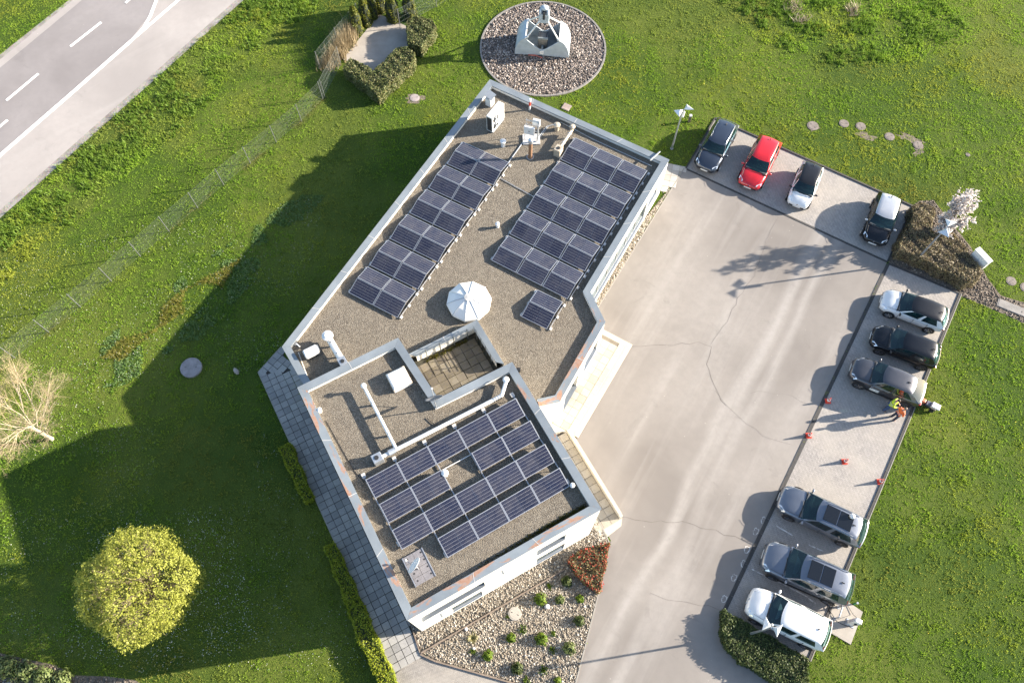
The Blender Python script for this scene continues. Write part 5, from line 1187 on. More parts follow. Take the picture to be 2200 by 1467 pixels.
for x in (-1, 1):
    for y in (-1, 1): MB().tube([(x * 1.18, y * .86, 1.62), (x * .30, y * .24, 2.68)], .06, 8).build('rod', M_WHITE, bk); 
    for y in (-1, 1): MB().lathe([(.10, -.06), (.10, .06)], 10, (x * 1.18, y * .86, 1.62), 'Y').build('rod_bearing', M_BUCK, bk)
p = P2(1150, 124); o = MB().tube([(p.x - .55, p.y + .15, .10), (p.x, p.y + .1, .13), (p.x + .55, p.y - .15, .10)], .05, 8).build('painted_bar', plain('faded_red', (.42, .13, .10), .7)); tag(o, 'faded red bent bar lying below the clamshell grab', 'bar')
# kerb ring of the circle: one block each
ringp = struct(MB().lathe([(CIRC_R - .02, 0), (CIRC_R + .02, 0), (CIRC_R + .02, .02), (CIRC_R - .02, .02)], 64, (CIRC_C.x, CIRC_C.y, .002), cap=False).build('circle_edging', M_KERB_L))
kb = MB().box(0, 0, .05, .44, .13, .12).mesh('edging_block'); kb.materials.append(M_CONC_D)
for k in range(66):
    a_ = 2 * math.pi * k / 66; o = bpy.data.objects.new('edging_block', kb); col.objects.link(o); o.parent = ringp
    o.location = (CIRC_C.x + (CIRC_R + .0) * math.cos(a_), CIRC_C.y + (CIRC_R + .0) * math.sin(a_), 0); o.rotation_euler = (0, 0, a_ + math.pi / 2)

# ================================================================== FENCE
M_FPOST = plain('fence_post_steel', (.20, .21, .21), .5, .5); M_WIRE = plain('fence_wire', (.19, .22, .19), .5, .4)
fpx = [(698, 210), (648, 261), (594, 306.5), (538, 351.5), (481, 398), (425, 447), (363.5, 497.6), (302, 551), (240, 604.5), (173.7, 660), (104.7, 713.6), (32.7, 769), (-42, 826), (-120, 886)]
fp = [P2(*x) for x in fpx]; FH = 1.75
def fence(pts, label, dense=.11):
    r = thing('wire_fence', label, 'fence', (pts[0].x, pts[0].y, 0))
    for i, p in enumerate(pts):
        MB().tube([(p.x, p.y, -.05), (p.x, p.y, FH + .06)], .03, 8).build('post', M_FPOST, r, world=True)
    for i in range(len(pts) - 1):
        a_, b_ = pts[i], pts[i + 1]; L = (b_ - a_).length; d = (b_ - a_).normalized(); m_ = MB()
        for z in (.12, .5, .9, 1.3, FH): m_.tube([(a_.x, a_.y, z), (b_.x, b_.y, z)], .004, 3, False)
        H_ = FH - .1; n = int((L + H_) / dense)
        for s in (1, -1):
            for k in range(n):
                u0 = k * dense - (H_ if s > 0 else 0); z0, z1 = .1, FH; u1 = u0 + H_
                if s < 0: u0, u1 = u1 - H_ + 0 + H_ * 0 + H_, u1 - H_
                # clip to the panel
                ua, za, ub, zb_ = u0, z0, u1, z1
                def clip(ua, za, ub, zb_):
                    if ua > ub: ua, za, ub, zb_ = ub, zb_, ua, za
                    if ub <= 0 or ua >= L: return None
                    k_ = (zb_ - za) / (ub - ua)
                    if ua < 0: za += -ua * k_; ua = 0
                    if ub > L: zb_ -= (ub - L) * k_; ub = L
                    return ua, za, ub, zb_
                c_ = clip(ua, za, ub, zb_)
                if not c_: continue
                p0, p1 = a_ + d * c_[0], a_ + d * c_[2]; m_.tube([(p0.x, p0.y, c_[1]), (p1.x, p1.y, c_[3])], .0022, 3, False)
        m_.build('wire_mesh', M_WIRE, r, world=True)
    return r
fence(fp, 'long chain-link fence with steel posts running beside the road')
fence([P2(694, 214), P2(733, 140)], 'short fence piece joining the laurel hedge to the long fence')
fence([P2(688, 150), P2(728, 100), P2(772, 48), P2(806, 8), P2(835, -25)], 'chain-link fence behind the dry shrubs of the enclosure')
fence([P2(860, 60), P2(938, 15.5), P2(1010, -28), P2(1080, -70)], 'chain-link fence running off the top edge from the conifers')

# ================================================================== PEOPLE
def capsule(mb, a, b, ra, rb, n=10):
    a, b = Vector(a), Vector(b); mb.ball(a, ra, n, 6); mb.ball(b, rb, n, 6); mb.tube([a, b], [ra, rb], n)
M_SKIN = plain('skin', (.42, .24, .17), .55, var=.05); M_HAIR = plain('dark_hair', (.05, .035, .025), .6); M_HAIR2 = plain('grey_brown_hair', (.16, .12, .09), .6)
M_JEAN = plain('blue_jeans', (.035, .07, .16), .85, var=.25, scale=14); M_JEAN2 = plain('dark_trousers', (.022, .03, .055), .85, var=.2, scale=14)
M_VESTY = plain('hi_vis_yellow', (.52, .68, .02), .6, var=.06); M_VESTO = plain('hi_vis_orange', (.80, .14, .02), .6, var=.06); M_REFL = plain('reflective_tape', (.70, .72, .72), .3, .3); M_SHOE = plain('dark_shoe', (.03, .025, .022), .6); M_JACK = plain('dark_sleeve', (.05, .06, .09), .85)
def person(label, loc, rz, vest, trousers, hair, sleeve, arm_pose, head_tilt=.35, h=1.76):
    r = thing('person', label, 'person', (loc.x, loc.y, .021), rz, 'two people talking in the bays')
    k = h / 1.76; mb = MB()
    def C(a, b, ra, rb, n=10): capsule(mb, [x * k for x in a], [x * k for x in b], ra * k, rb * k, n)
    hipz, shz = .92, 1.44
    # local: +x forward, +y left
    C((0, 0, .98), (.02, 0, 1.18), .135, .13); C((.02, 0, 1.18), (.04, 0, 1.36), .13, .145); C((.04, .09, 1.38), (.04, -.09, 1.38), .105, .105); C((.05, 0, 1.44), (.075, 0, 1.56), .058, .055)
    C((0, .08, .96), (0, -.08, .96), .12, .12)
    mb.ball(((.10 + .02) * k, 0, 1.655 * k), (.098 * k, .077 * k, .118 * k), 14, 10)
    mb.ball((.205 * k, 0, 1.635 * k), (.022 * k, .014 * k, .022 * k), 8, 5)                         # nose
    for s in (1, -1): mb.ball((.10 * k, s * .078 * k, 1.65 * k), (.018 * k, .012 * k, .030 * k), 8, 5)   # ears
    legs = [((0, .09, .94), (.05, .11, .50), (.0, .12, .09)), ((0, -.09, .94), (.02, -.13, .50), (-.06, -.15, .09))]
    for a, b, c in legs:
        C(a, b, .092, .060); C(b, c, .058, .042); C((c[0], c[1], .05), (c[0] + .14, c[1] + (.03 if c[1] > 0 else -.03), .04), .045, .036)
    for sh, el, wr_ in arm_pose:
        C(sh, el, .052, .042); C(el, wr_, .040, .029)
        d = (Vector(wr_) - Vector(el)).normalized(); s = 1 if sh[1] > 0 else -1
        side = d.cross(Vector((0, 0, 1))).normalized() * s; pal = Vector(wr_) + d * .075
        C(wr_, tuple(pal), .028, .032)
        for f_, ln in ((-.030, .062), (-.010, .075), (.011, .070), (.030, .055)):
            b0 = pal + side * f_; mid = b0 + d * ln * .6 + Vector((0, 0, -.008)); tip = mid + d * ln * .5 + Vector((0, 0, -.022)); C(tuple(b0), tuple(mid), .0095, .009, 6); C(tuple(mid), tuple(tip), .009, .008, 6)
        t0 = Vector(wr_) + d * .03 - side * .024; C(tuple(t0), tuple(t0 + d * .05 - side * .03), .011, .009, 6)
    o = mb.build('body', M_SKIN, r); rm = o.modifiers.new('remesh', 'REMESH'); rm.mode = 'VOXEL'; rm.voxel_size = .0085; rm.use_smooth_shade = True
    # clothing shells over the body
    tr = MB()
    def T(m_, a, b, ra, rb): m_.tube([[x * k for x in a], [x * k for x in b]], [ra * k, rb * k], 14)
    def TL_(m_, pts, rr): m_.tube([[x * k for x in p_] for p_ in pts], [q * k for q in rr], 14)
    for a, b, c in legs: TL_(tr, [(a[0], a[1], a[2] + .02), a, b, (c[0], c[1], c[2] - .02)], [.10, .112, .082, .070])
    tr.tube([(0, 0, .86 * k), (0, 0, 1.04 * k)], [.185 * k, .165 * k], 16)
    tro = tr.build('trousers', trousers, r); m2 = tro.modifiers.new('remesh', 'REMESH'); m2.mode = 'VOXEL'; m2.voxel_size = .012; m2.use_smooth_shade = True
    ve = MB(); n = 20; vs_ = []; f = []
    for z, rx, ry, cx in ((.90, .165, .205, 0), (1.05, .155, .19, .01), (1.22, .155, .195, .03), (1.36, .150, .215, .04), (1.44, .125, .185, .045), (1.485, .085, .11, .05)):
        for q in range(n): u = 2 * math.pi * q / n; vs_.append(((cx + rx * math.cos(u)) * k, ry * math.sin(u) * k, z * k))
    for i in range(5):
        for q in range(n): f.append((i * n + q, i * n + (q + 1) % n, (i + 1) * n + (q + 1) % n, (i + 1) * n + q))
    vst = ve.add(vs_, f).build('vest', vest, r, smooth=True); s2 = vst.modifiers.new('s', 'SOLIDIFY'); s2.thickness = .012
    for z in (1.06, 1.2): 
        bd = MB(); vs_ = []; 
        for zz in (z - .025, z + .025):
            for q in range(n): u = 2 * math.pi * q / n; vs_.append(((.022 + .166 * math.cos(u)) * k, .207 * math.sin(u) * k, zz * k))
        bd.add(vs_, [(q, (q + 1) % n, n + (q + 1) % n, n + q) for q in range(n)]).build('reflective_band', M_REFL, vst)
    for sh, el, wr_ in arm_pose:
        sl = MB(); TL_(sl, [sh, el, tuple(Vector(el).lerp(Vector(wr_), .8))], [.068, .056, .044]); sl.build('sleeve', sleeve, r, smooth=True)
    hr = MB(); hr.ball((.105 * k, 0, 1.69 * k), (.103 * k, .084 * k, .097 * k), 14, 8); hr.build('hair', hair, r, smooth=True)
    for s in (1, -1): MB().ball((.207 * k, s * .032 * k, 1.665 * k), .009 * k, 6, 4).build('eye', M_BLACK, r)
    MB().box(.212 * k, 0, 1.595 * k, .008, .045, .010).build('mouth', plain('lips', (.36, .14, .12), .6), r)
    for a, b, c in legs:
        MB().ball(((c[0] + .06) * k, c[1] * k, .05 * k), (.14 * k, .058 * k, .055 * k), 12, 6).build('shoe', M_SHOE, r, smooth=True)
    return r
person('person in a yellow hi-vis jacket and jeans beside the dark grey car', P2(1901, 879), R(-35), M_VESTY, M_JEAN, M_HAIR, M_VESTY, [((.04, .185, 1.40), (.10, .27, 1.14), (.30, .18, 1.08)), ((.04, -.185, 1.40), (.12, -.25, 1.13), (.33, -.12, 1.08))])
person('person in an orange hi-vis vest and dark trousers in the empty bay', P2(1916, 899), R(20), M_VESTO, M_JEAN2, M_HAIR2, M_VESTO, [((.04, .185, 1.40), (.08, .25, 1.13), (.30, .14, 1.10)), ((.04, -.185, 1.40), (.02, -.27, 1.12), (.20, -.22, .98))], h=1.72)
# ================================================================== STONES
PHI = (1 + 5 ** .5) / 2
ICO_V = np.array([(-1, PHI, 0), (1, PHI, 0), (-1, -PHI, 0), (1, -PHI, 0), (0, -1, PHI), (0, 1, PHI), (0, -1, -PHI), (0, 1, -PHI), (PHI, 0, -1), (PHI, 0, 1), (-PHI, 0, -1), (-PHI, 0, 1)], np.float32) / np.sqrt(1 + PHI * PHI)
ICO_F = np.array([(0, 11, 5), (0, 5, 1), (0, 1, 7), (0, 7, 10), (0, 10, 11), (1, 5, 9), (5, 11, 4), (11, 10, 2), (10, 7, 6), (7, 1, 8), (3, 9, 4), (3, 4, 2), (3, 2, 6), (3, 6, 8), (3, 8, 9), (4, 9, 5), (2, 4, 11), (6, 2, 10), (8, 6, 7), (9, 8, 1)], np.int32)
def scatter(pts, n, seed):
    rs = np.random.RandomState(seed); xs = [p[0] for p in pts]; ys = [p[1] for p in pts]; out = np.zeros((0, 2))
    while len(out) < n:
        c = np.stack([rs.uniform(min(xs), max(xs), n), rs.uniform(min(ys), max(ys), n)], 1); out = np.concatenate([out, c[inside(pts, c[:, 0], c[:, 1])]])
    return out[:n]
def stones(name, pts, n, size, z, m, label, seed, avoid=()):
    rs = np.random.RandomState(seed); xy = scatter(pts, n, seed)
    for a in avoid: xy = xy[~inside(a, xy[:, 0], xy[:, 1])]
    n = len(xy); s = size * np.exp(rs.normal(0, .28, n)); sc = np.stack([s * rs.uniform(.8, 1.35, n), s * rs.uniform(.6, 1.0, n), s * rs.uniform(.45, .75, n)], 1)
    an = rs.uniform(0, 6.283, n); jit = rs.normal(1, .10, (n, 12, 1)); v = ICO_V[None] * jit * sc[:, None, :]
    tl = rs.normal(0, .35, n); v2 = v.copy(); v2[..., 2] = v[..., 2] * np.cos(tl)[:, None] + v[..., 0] * np.sin(tl)[:, None]; v2[..., 0] = v[..., 0] * np.cos(tl)[:, None] - v[..., 2] * np.sin(tl)[:, None]
    c, sn = np.cos(an)[:, None], np.sin(an)[:, None]; X = v2[..., 0] * c - v2[..., 1] * sn + xy[:, :1]; Y = v2[..., 0] * sn + v2[..., 1] * c + xy[:, 1:]; Z = v2[..., 2] + z + (s * rs.uniform(.05, .7, n))[:, None]
    V = np.stack([X, Y, Z], 2).reshape(-1, 3); F = (ICO_F[None] + (np.arange(n) * 12)[:, None, None]).reshape(-1, 3)
    o = npmesh(name, V, F, 3, m, {'rnd': np.repeat(rs.uniform(0, 1, n), 12)}); o['kind'] = 'stuff'; o['label'] = label; return o
def stone_mat(name, stops):
    t = Mt(name); at = t.node('ShaderNodeAttribute'); at.attribute_name = 'rnd'; n = t.noise(t.coord('World'), 30, 3)
    c = t.ramp(at.outputs['Fac'], [(p, tuple(x * .8 for x in q)) for p, q in stops]); t.col(t.mix(t.math('MULTIPLY', n, .3), c, (.2, .17, .14))).set(rough=.8, spec=.3); return t.m
M_ST_C = stone_mat('circle_pebble', [(0, (.055, .048, .045)), (.3, (.12, .10, .09)), (.55, (.22, .175, .15)), (.8, (.36, .30, .265)), (1, (.60, .55, .50))])
M_ST_B = stone_mat('bed_pebble', [(0, (.11, .09, .068)), (.3, (.22, .185, .14)), (.6, (.33, .285, .225)), (.85, (.44, .40, .335)), (1, (.60, .56, .49))])
stones('gravel', [CIRC_C + (p - CIRC_C) * .985 for p in circ], 15500, .052, .012, M_ST_C, 'mixed brown and pale pebbles filling the round bed', 11)
BED_IN = [p for p in inset(BED, .05)]
stones('gravel', BED_IN, 26000, .037, .016, M_ST_B, 'cream and tan pebbles covering the front bed', 12, [inset([Lp[0], Lp[3], Lp[4], Lp[5]], -.02), inset(poly([(905, 1400), (1212, 1222), (1214, 1226), (907, 1405)]), 0)])
stones('gravel', inset(GST, .03), 2600, .044, .016, M_ST_B, 'tan pebble strip along the foot of the window wall', 13, [inset([U[0], U[1], U[2], U[3], U[4]], -.01)])
M_CHIP = stone_mat('bark_chip', [(0, (.04, .03, .022)), (.4, (.10, .075, .055)), (.7, (.19, .15, .115)), (1, (.34, .29, .24))])
stones('bark_chips', inset(MULCH, .05), 5200, .042, .002, M_CHIP, 'brown bark chips and litter on the bed by the blossoming tree', 14)
stones('bark_chips', inset(CORNER, .05), 3000, .04, .0, M_CHIP, 'brown litter on the bare soil in the bottom left corner', 15)
# timber edging in the bed and the bed border
M_TIMB = plain('grey_timber', (.20, .155, .12), .85, var=.25, scale=4, bump=.3)
te = thing('bed_edging', 'thin brown timber edging crossing the pebble bed', 'edging', (P2(905, 1402).x, P2(905, 1402).y, 0)); kerb_line(te, P2(905, 1402), P2(1213, 1223), .07, .13, M_TIMB, 1.4, .01, name='board')
te = thing('bed_edging', 'brown edging board between the pebble bed and the paver path', 'edging', (P2(903, 1403).x, P2(903, 1403).y, 0))
kerb_line(te, P2(903, 1405), P2(936, 1420), .08, .10, M_TIMB, 1.2, .01, name='board'); kerb_line(te, P2(936, 1420), P2(1110, 1469), .08, .10, M_TIMB, 1.4, .01, name='board'); kerb_line(te, P2(880, 1332), P2(903, 1403), .06, .10, M_TIMB, 1.2, .01, name='board')
te = thing('bed_edging', 'pale kerb between the pebble bed and the asphalt', 'edging', (P2(1288, 1266).x, P2(1288, 1266).y, 0)); kerb_line(te, P2(1244, 1440), P2(1289, 1262), .07, .06, M_KERB_L, 1.0, .0); kerb_line(te, P2(1287, 1120), P2(1309, 1165), .07, .06, M_KERB_L, 1.0, .0); kerb_line(te, P2(1228, 1500), P2(1244, 1440), .07, .06, M_KERB_L, 1.0, .0)
cover((1106, 1318), .36, 'round concrete cover among the pebbles of the front bed', M_CONC, .12)
for (x, y, s) in ((1175, 1302, .14), (1001, 1351, .10), (1018, 1392, .08)):
    p = P2(x, y); o = MB().ball((0, 0, s * .5), (s * 1.2, s, s * .8), 9, 6).build('boulder', M_BALL); o.location = (p.x, p.y, .03); o.rotation_euler = (.2, .1, x); tag(o, {1175: 'pale boulder left of the leafy shrubs in the pebble bed', 1001: 'small pale boulder beside the timber edging', 1018: 'small pale boulder low in the pebble bed'}[x], 'boulder')

# ================================================================== FOLIAGE
def leaves(name, pts, nrm, size, m, parent=None, seed=1, spread=.7, rnd=None, aspect=.55, world=False, kind=None):
    rs = np.random.RandomState(seed); n = len(pts); pts = np.asarray(pts, np.float64)
    d = np.asarray(nrm, np.float64) + rs.normal(0, spread, (n, 3)); d /= np.linalg.norm(d, axis=1, keepdims=True) + 1e-9
    a = np.cross(d, rs.normal(0, 1, (n, 3))); a /= np.linalg.norm(a, axis=1, keepdims=True) + 1e-9; b = np.cross(d, a)
    s = (size * np.exp(rs.normal(0, .25, n)))[:, None]
    v = np.stack([pts - a * s, pts + b * s * aspect + d * s * .12, pts + a * s, pts - b * s * aspect + d * s * .12], 1)
    if world and parent is not None:
        inv = np.array(wmat(parent).inverted()); v = v @ inv[:3, :3].T + inv[:3, 3]
    F = np.array([[0, 1, 2, 3]])[None].repeat(n, 0).reshape(n, 4) + (np.arange(n) * 4)[:, None]
    r_ = rs.uniform(0, 1, n) if rnd is None else rnd
    o = npmesh(name, v.reshape(-1, 3), F, 4, m, {'rnd': np.repeat(r_, 4)}, parent)
    if kind: o['kind'] = kind
    return o
def hedge(label, top, h, m, core, dens=420, size=.055, name='hedge', seed=1, wav=.05, taper=.0, z0=0.0, twig=None):
    """clipped hedge: top polygon (metres), height"""
    c = sum((p for p in top), Vector((0, 0))) / len(top); r = thing(name, label, 'hedge', (c.x, c.y, z0))
    if area(top) < 0: top = top[::-1]
    rs = np.random.RandomState(seed); A = abs(area(top)); n = int(A * dens); xy = scatter(top, n, seed)
    wv = lambda x, y: wav * (np.sin(x * 3.1 + seed) * np.cos(y * 2.7 + seed * 2) + .6 * np.sin(x * 7.3 + y * 5.9))
    Pt = np.concatenate([xy, (h + wv(xy[:, 0], xy[:, 1]) - np.abs(rs.normal(0, .07, n)) + rs.exponential(.02, n))[:, None]], 1); N = np.tile([0, 0, 1.0], (n, 1)); pts = [Pt]; nr = [N]
    for i in range(len(top)):
        a, b = top[i], top[(i + 1) % len(top)]; L = (b - a).length; k = int(L * h * dens * .9); d = (b - a).normalized(); nn = Vector((d.y, -d.x))
        u = rs.uniform(0, L, k); z = rs.uniform(.02, h, k) ; off = rs.normal(-.01, .035, k) + wav * np.sin(u * 4 + i) + taper * (1 - z / h)
        pts.append(np.stack([a.x + d.x * u + nn.x * off, a.y + d.y * u + nn.y * off, z], 1)); nr.append(np.tile([nn.x, nn.y, .25], (k, 1)))
    pts = np.concatenate(pts); nr = np.concatenate(nr); pts[:, 2] += z0
    leaves('foliage', pts, nr, size, m, r, seed, .75, world=True)
    cr = inset(top, .07); MB().prism(cr, z0, z0 + h - .09).build('light_block_core', core, r, world=True)  # solid dark prism added inside the leaves to block light, no real branches
    return r
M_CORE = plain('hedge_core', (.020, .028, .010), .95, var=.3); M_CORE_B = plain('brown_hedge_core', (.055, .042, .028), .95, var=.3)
M_LAUR = leaf('laurel_leaf', [(.15, (.055, .08, .025)), (.4, (.12, .15, .045)), (.62, (.17, .165, .065)), (.85, (.26, .24, .12))], .2, nscale=2.0)
M_BRWN = leaf('brown_hedge_leaf', [(.15, (.10, .08, .05)), (.4, (.21, .165, .10)), (.62, (.28, .225, .125)), (.85, (.23, .22, .08))], .25, nscale=1.2)
M_CLIP = leaf('clipped_hedge_leaf', [(.15, (.022, .042, .012)), (.45, (.055, .085, .022)), (.7, (.10, .125, .035)), (.9, (.20, .19, .09))], .2, nscale=2.0)
M_YEL = leaf('yellow_green_leaf', [(.15, (.14, .20, .015)), (.45, (.27, .33, .025)), (.75, (.40, .42, .035)), (.92, (.46, .45, .05))], .35, nscale=1.5)
def tp(px, z): return [P2(x, y, z) for x, y in px]
hedge('L-shaped clipped laurel hedge around the paved enclosure', tp([(737, 146), (751, 126), (764, 129), (803, 152), (854, 101.5), (875, 101.5), (891, 115), (886, 131), (811, 203)], 1.15), 1.15, M_LAUR, M_CORE, 500, .06, seed=21)
hedge('square clipped laurel block at the right of the paved enclosure', tp([(874, 46), (895, 33), (930, 43), (936, 57), (903, 101), (876, 89)], 1.15), 1.15, M_LAUR, M_CORE, 500, .06, seed=22)
hedge('brown winter-leaved hedge around the blossoming tree', tp([(1967, 440), (1980, 435), (2008, 445), (2005, 482), (2002, 499), (2050, 501), (2076, 533), (2110, 583), (2104, 598), (2082, 606), (1985, 556), (1932, 536), (1937, 511), (1956, 485)], 1.0), 1.0, M_BRWN, M_CORE_B, 520, .05, seed=23, wav=.07, taper=.12)
hedge('dark green clipped hedge with rounded end beside the white car', tp([(1556, 1309), (1739, 1416), (1735, 1500), (1700, 1500), (1640, 1450), (1590, 1421), (1560, 1386), (1551, 1350)], .7), .7, M_CLIP, M_CORE, 560, .05, seed=24)
hedge('short green hedge between lawn and slab walk', tp([(597, 961), (623, 951), (671, 1068), (653, 1079)], .65), .65, M_YEL, M_CORE, 600, .045, seed=25)
hedge('long yellow-green hedge between lawn and slab walk', tp([(696, 1176), (718, 1165), (790, 1325), (852, 1467), (862, 1510), (830, 1510), (800, 1435), (768, 1372), (745, 1300)], .65), .65, M_YEL, M_CORE, 600, .045, seed=26)
EXCL += [tp([(737, 146), (751, 126), (764, 129), (803, 152), (854, 101.5), (875, 101.5), (891, 115), (886, 131), (811, 203)], 1.15), tp([(874, 46), (895, 33), (930, 43), (936, 57), (903, 101), (876, 89)], 1.15)]
# red tipped shrub bed
M_PHOT = leaf('red_tipped_leaf', [(.18, (.05, .055, .018)), (.42, (.17, .15, .065)), (.72, (.28, .22, .11)), (.75, (.42, .09, .05)), (.9, (.50, .07, .05))], .25, nscale=4, rnd=.75)
M_PHOTE = leaf('red_edge_leaf', [(.2, (.28, .05, .03)), (.6, (.48, .035, .03)), (.9, (.55, .05, .04))], .25)
pp = tp([(1221, 1204), (1243, 1184), (1309, 1165), (1290, 1270), (1280, 1270), (1243, 1238)], .5)
rr = hedge('triangular red-tipped shrub at the corner of the pebble bed', pp, .5, M_PHOT, M_CORE_B, 620, .05, 'shrub', 27); rr['category'] = 'shrub'
rs = np.random.RandomState(3); ep = []
for i in range(len(pp)):
    a, b = pp[i], pp[(i + 1) % len(pp)]
    for k in range(int((b - a).length * 16)): q = a.lerp(b, rs.uniform()); ep.append((q.x + rs.normal(0, .05), q.y + rs.normal(0, .05), .48 + rs.normal(0, .06)))
leaves('red_shoots', ep, np.tile([0, 0, 1.0], (len(ep), 1)), .05, M_PHOTE, rr, 4, .8, world=True, kind='stuff')
# ball shrubs in the bed
M_BUSH = leaf('fresh_bush_leaf', [(.15, (.05, .10, .010)), (.45, (.12, .20, .018)), (.7, (.20, .28, .03)), (.9, (.27, .30, .05))], .35, nscale=3)
def bush(px, rad, label, m=None, n=520, hh=.9, seed=1, group='small shrubs in the pebble bed', size=.055):
    p = P2(*px, rad * .6); r = thing('shrub', label, 'shrub', (p.x, p.y, .02), group=group); rs = np.random.RandomState(seed)
    d = rs.normal(0, 1, (n, 3)); d[:, 2] = np.abs(d[:, 2]) * .9 - .15; d /= np.linalg.norm(d, axis=1, keepdims=True); lob = 1 + .22 * np.sin(d[:, :1] * 5 + seed) * np.cos(d[:, 1:2] * 6 + seed)
    pt = d * rad * lob * rs.uniform(.55, 1.05, (n, 1)) ; pt[:, 2] = pt[:, 2] * hh + rad * .35; leaves('foliage', pt, d + [0, 0, .4], size, m or M_BUSH, r, seed, .6)
    b = MB()
    for k in range(7): a_ = k * .9 + seed; b.tube([(0, 0, -.02), (math.cos(a_) * rad * .35, math.sin(a_) * rad * .35, rad * .5), (math.cos(a_) * rad * .7, math.sin(a_) * rad * .7, rad * .75)], [.018, .012, .005], 5)
    b.build('stems', M_TWIG, r); return r
M_CORN = leaf('corner_shrub_leaf', [(.15, (.07, .11, .03)), (.5, (.17, .22, .07)), (.85, (.30, .33, .14))], .35, nscale=2)
M_TWIG = plain('twig_bark', (.16, .11, .07), .85, var=.2)
for i, (x, y, s, lb) in enumerate([(1218, 1248, .40, 'dark round shrub closest to the red-tipped triangle'), (1161, 1286, .42, 'leafy green shrub left of two smaller ones in a row'), (1203, 1287, .34, 'middle shrub of the row below the dark shrub'), (1246, 1285, .32, 'shrub at the right end of the row by the asphalt'), (1244, 1333, .36, 'shrub at the asphalt edge halfway down the pebble bed'), (1098, 1369, .34, 'green shrub below the round concrete cover'), (1163, 1372, .44, 'largest green shrub in the middle of the pebble bed'), (1223, 1392, .42, 'tall green shrub near the asphalt low in the bed'), (1048, 1407, .34, 'green shrub beside the paver path edge, leftmost'), (1111, 1435, .42, 'green shrub low in the bed at the path edge'), (1198, 1461, .25, 'small shrub cut by the bottom edge of the photo')]):
    bush((x, y), s * random.uniform(.66, .86), lb, m=(M_BUSH, M_BUSH, M_CORN, M_BUSH, M_CLIP)[i % 5] if i else M_CLIP, seed=40 + i, n=int(1300 * s), hh=random.uniform(.7, 1.1))
for i, (x, y, s, lb) in enumerate([(1121, 1352, .22, 'thin weed tuft above the largest bed shrub'), (1188, 1362, .16, 'tiny weed tuft right of the largest bed shrub'), (1187, 1396, .18, 'tiny weed tuft left of the tall bed shrub'), (1168, 1437, .22, 'thin weed tuft between the two lowest bed shrubs'), (1180, 1259, .16, 'tiny weed tuft left of the dark round shrub'), (1093, 1325, .15, 'tiny weed tuft at the round concrete cover'), (1016, 1400, .16, 'tiny weed tuft at the left of the pebble bed'), (1130, 1462, .2, 'weed tuft at the bottom of the pebble bed')]):
    p = P2(x, y); rs = np.random.RandomState(i); n = 26; o = blades('weed_tuft', p.x + rs.normal(0, s * .45, n), p.y + rs.normal(0, s * .45, n), .05, s * .6, .05, M_BUSH, None, 5, .9, seed=i, kind=None); tag(o, lb, 'weed', 'weeds in the pebble bed')
# spiky plant
M_SPIKE = leaf('spiky_leaf', [(.2, (.22, .20, .08)), (.8, (.40, .35, .18))], .2); p = P2(1016, 1371); b = MB()
for k in range(22): a_ = k * 2.4; l = random.uniform(.25, .48); q = Vector((math.cos(a_), math.sin(a_))); b.add([(p.x - q.y * .025, p.y + q.x * .025, .05), (p.x + q.y * .025, p.y - q.x * .025, .05), (p.x + q.x * l * .6 + q.y * .02, p.y + q.y * l * .6 - q.x * .02, .25), (p.x + q.x * l, p.y + q.y * l, .18), (p.x + q.x * l * .6 - q.y * .02, p.y + q.y * l * .6 + q.x * .02, .25)], [(0, 1, 2, 4), (4, 2, 3)])
o = b.build('spiky_plant', M_SPIKE); tag(o, 'pale spiky plant alone in the left of the pebble bed', 'plant')
# ------------------------------------------------------------------ trees
def limb(mb, pts, r0, r1, n=6): mb.tube(pts, list(np.linspace(r0, r1, len(pts))), n)
# round yellow-green tree
M_BARK = plain('grey_bark', (.17, .14, .105), .9, var=.25, scale=9, bump=.4)
M_TREE = leaf('spring_leaf', [(.12, (.15, .165, .03)), (.40, (.32, .345, .055)), (.65, (.45, .465, .09)), (.9, (.57, .57, .18))], .42, nscale=1.0, rnd=.6)
tc_ = P(297, 1256, 3.5); R0 = 2.88; zc = 3.5
tr = thing('round_tree', 'round yellow-green spring tree on the shaded lawn', 'tree', (tc_.x, tc_.y, 0)); rs = np.random.RandomState(77)
tk = MB(); limb(tk, [(0, 0, -.05), (.03, .02, .7), (0, 0, 1.5), (0, 0, 2.2)], .17, .12, 10); tk.build('trunk', M_BARK, tr)
bb = MB(); CL = []
def crown_r(d): return R0 * (1 + .055 * math.sin(4 * math.atan2(d[1], d[0]) + 1) + .05 * math.sin(7 * math.atan2(d[1], d[0])) + .04 * math.sin(9 * d[2] + 5 * d[0]))
for k in range(150):
    d = Vector(rs.normal(0, 1, 3)); d.z = abs(d.z) * 1.1 - .35; d.normalize(); ln = crown_r(d) * rs.uniform(.74, .88); st = Vector((0, 0, rs.uniform(1.4, 2.6))); en = Vector((d.x * ln, d.y * ln, zc + d.z * ln * .86)); mid = st.lerp(en, .5) + Vector((0, 0, .25)) + Vector(rs.normal(0, .12, 3)); limb(bb, [st, mid, en], .035, .008, 5)
    for q in range(7):
        e2 = en + Vector(rs.normal(0, .22, 3)); s2 = mid.lerp(en, rs.uniform(.1, .9)); limb(bb, [s2, s2.lerp(e2, .5) + Vector((0, 0, .05)), e2], .010, .004, 4)
bb.build('branches', plain('twig_tan', (.30, .25, .14), .85, var=.2), tr)
nC = 4600; d = rs.normal(0, 1, (nC, 3)); d /= np.linalg.norm(d, axis=1, keepdims=True); d = d[d[:, 2] > -.75]; nC = len(d)
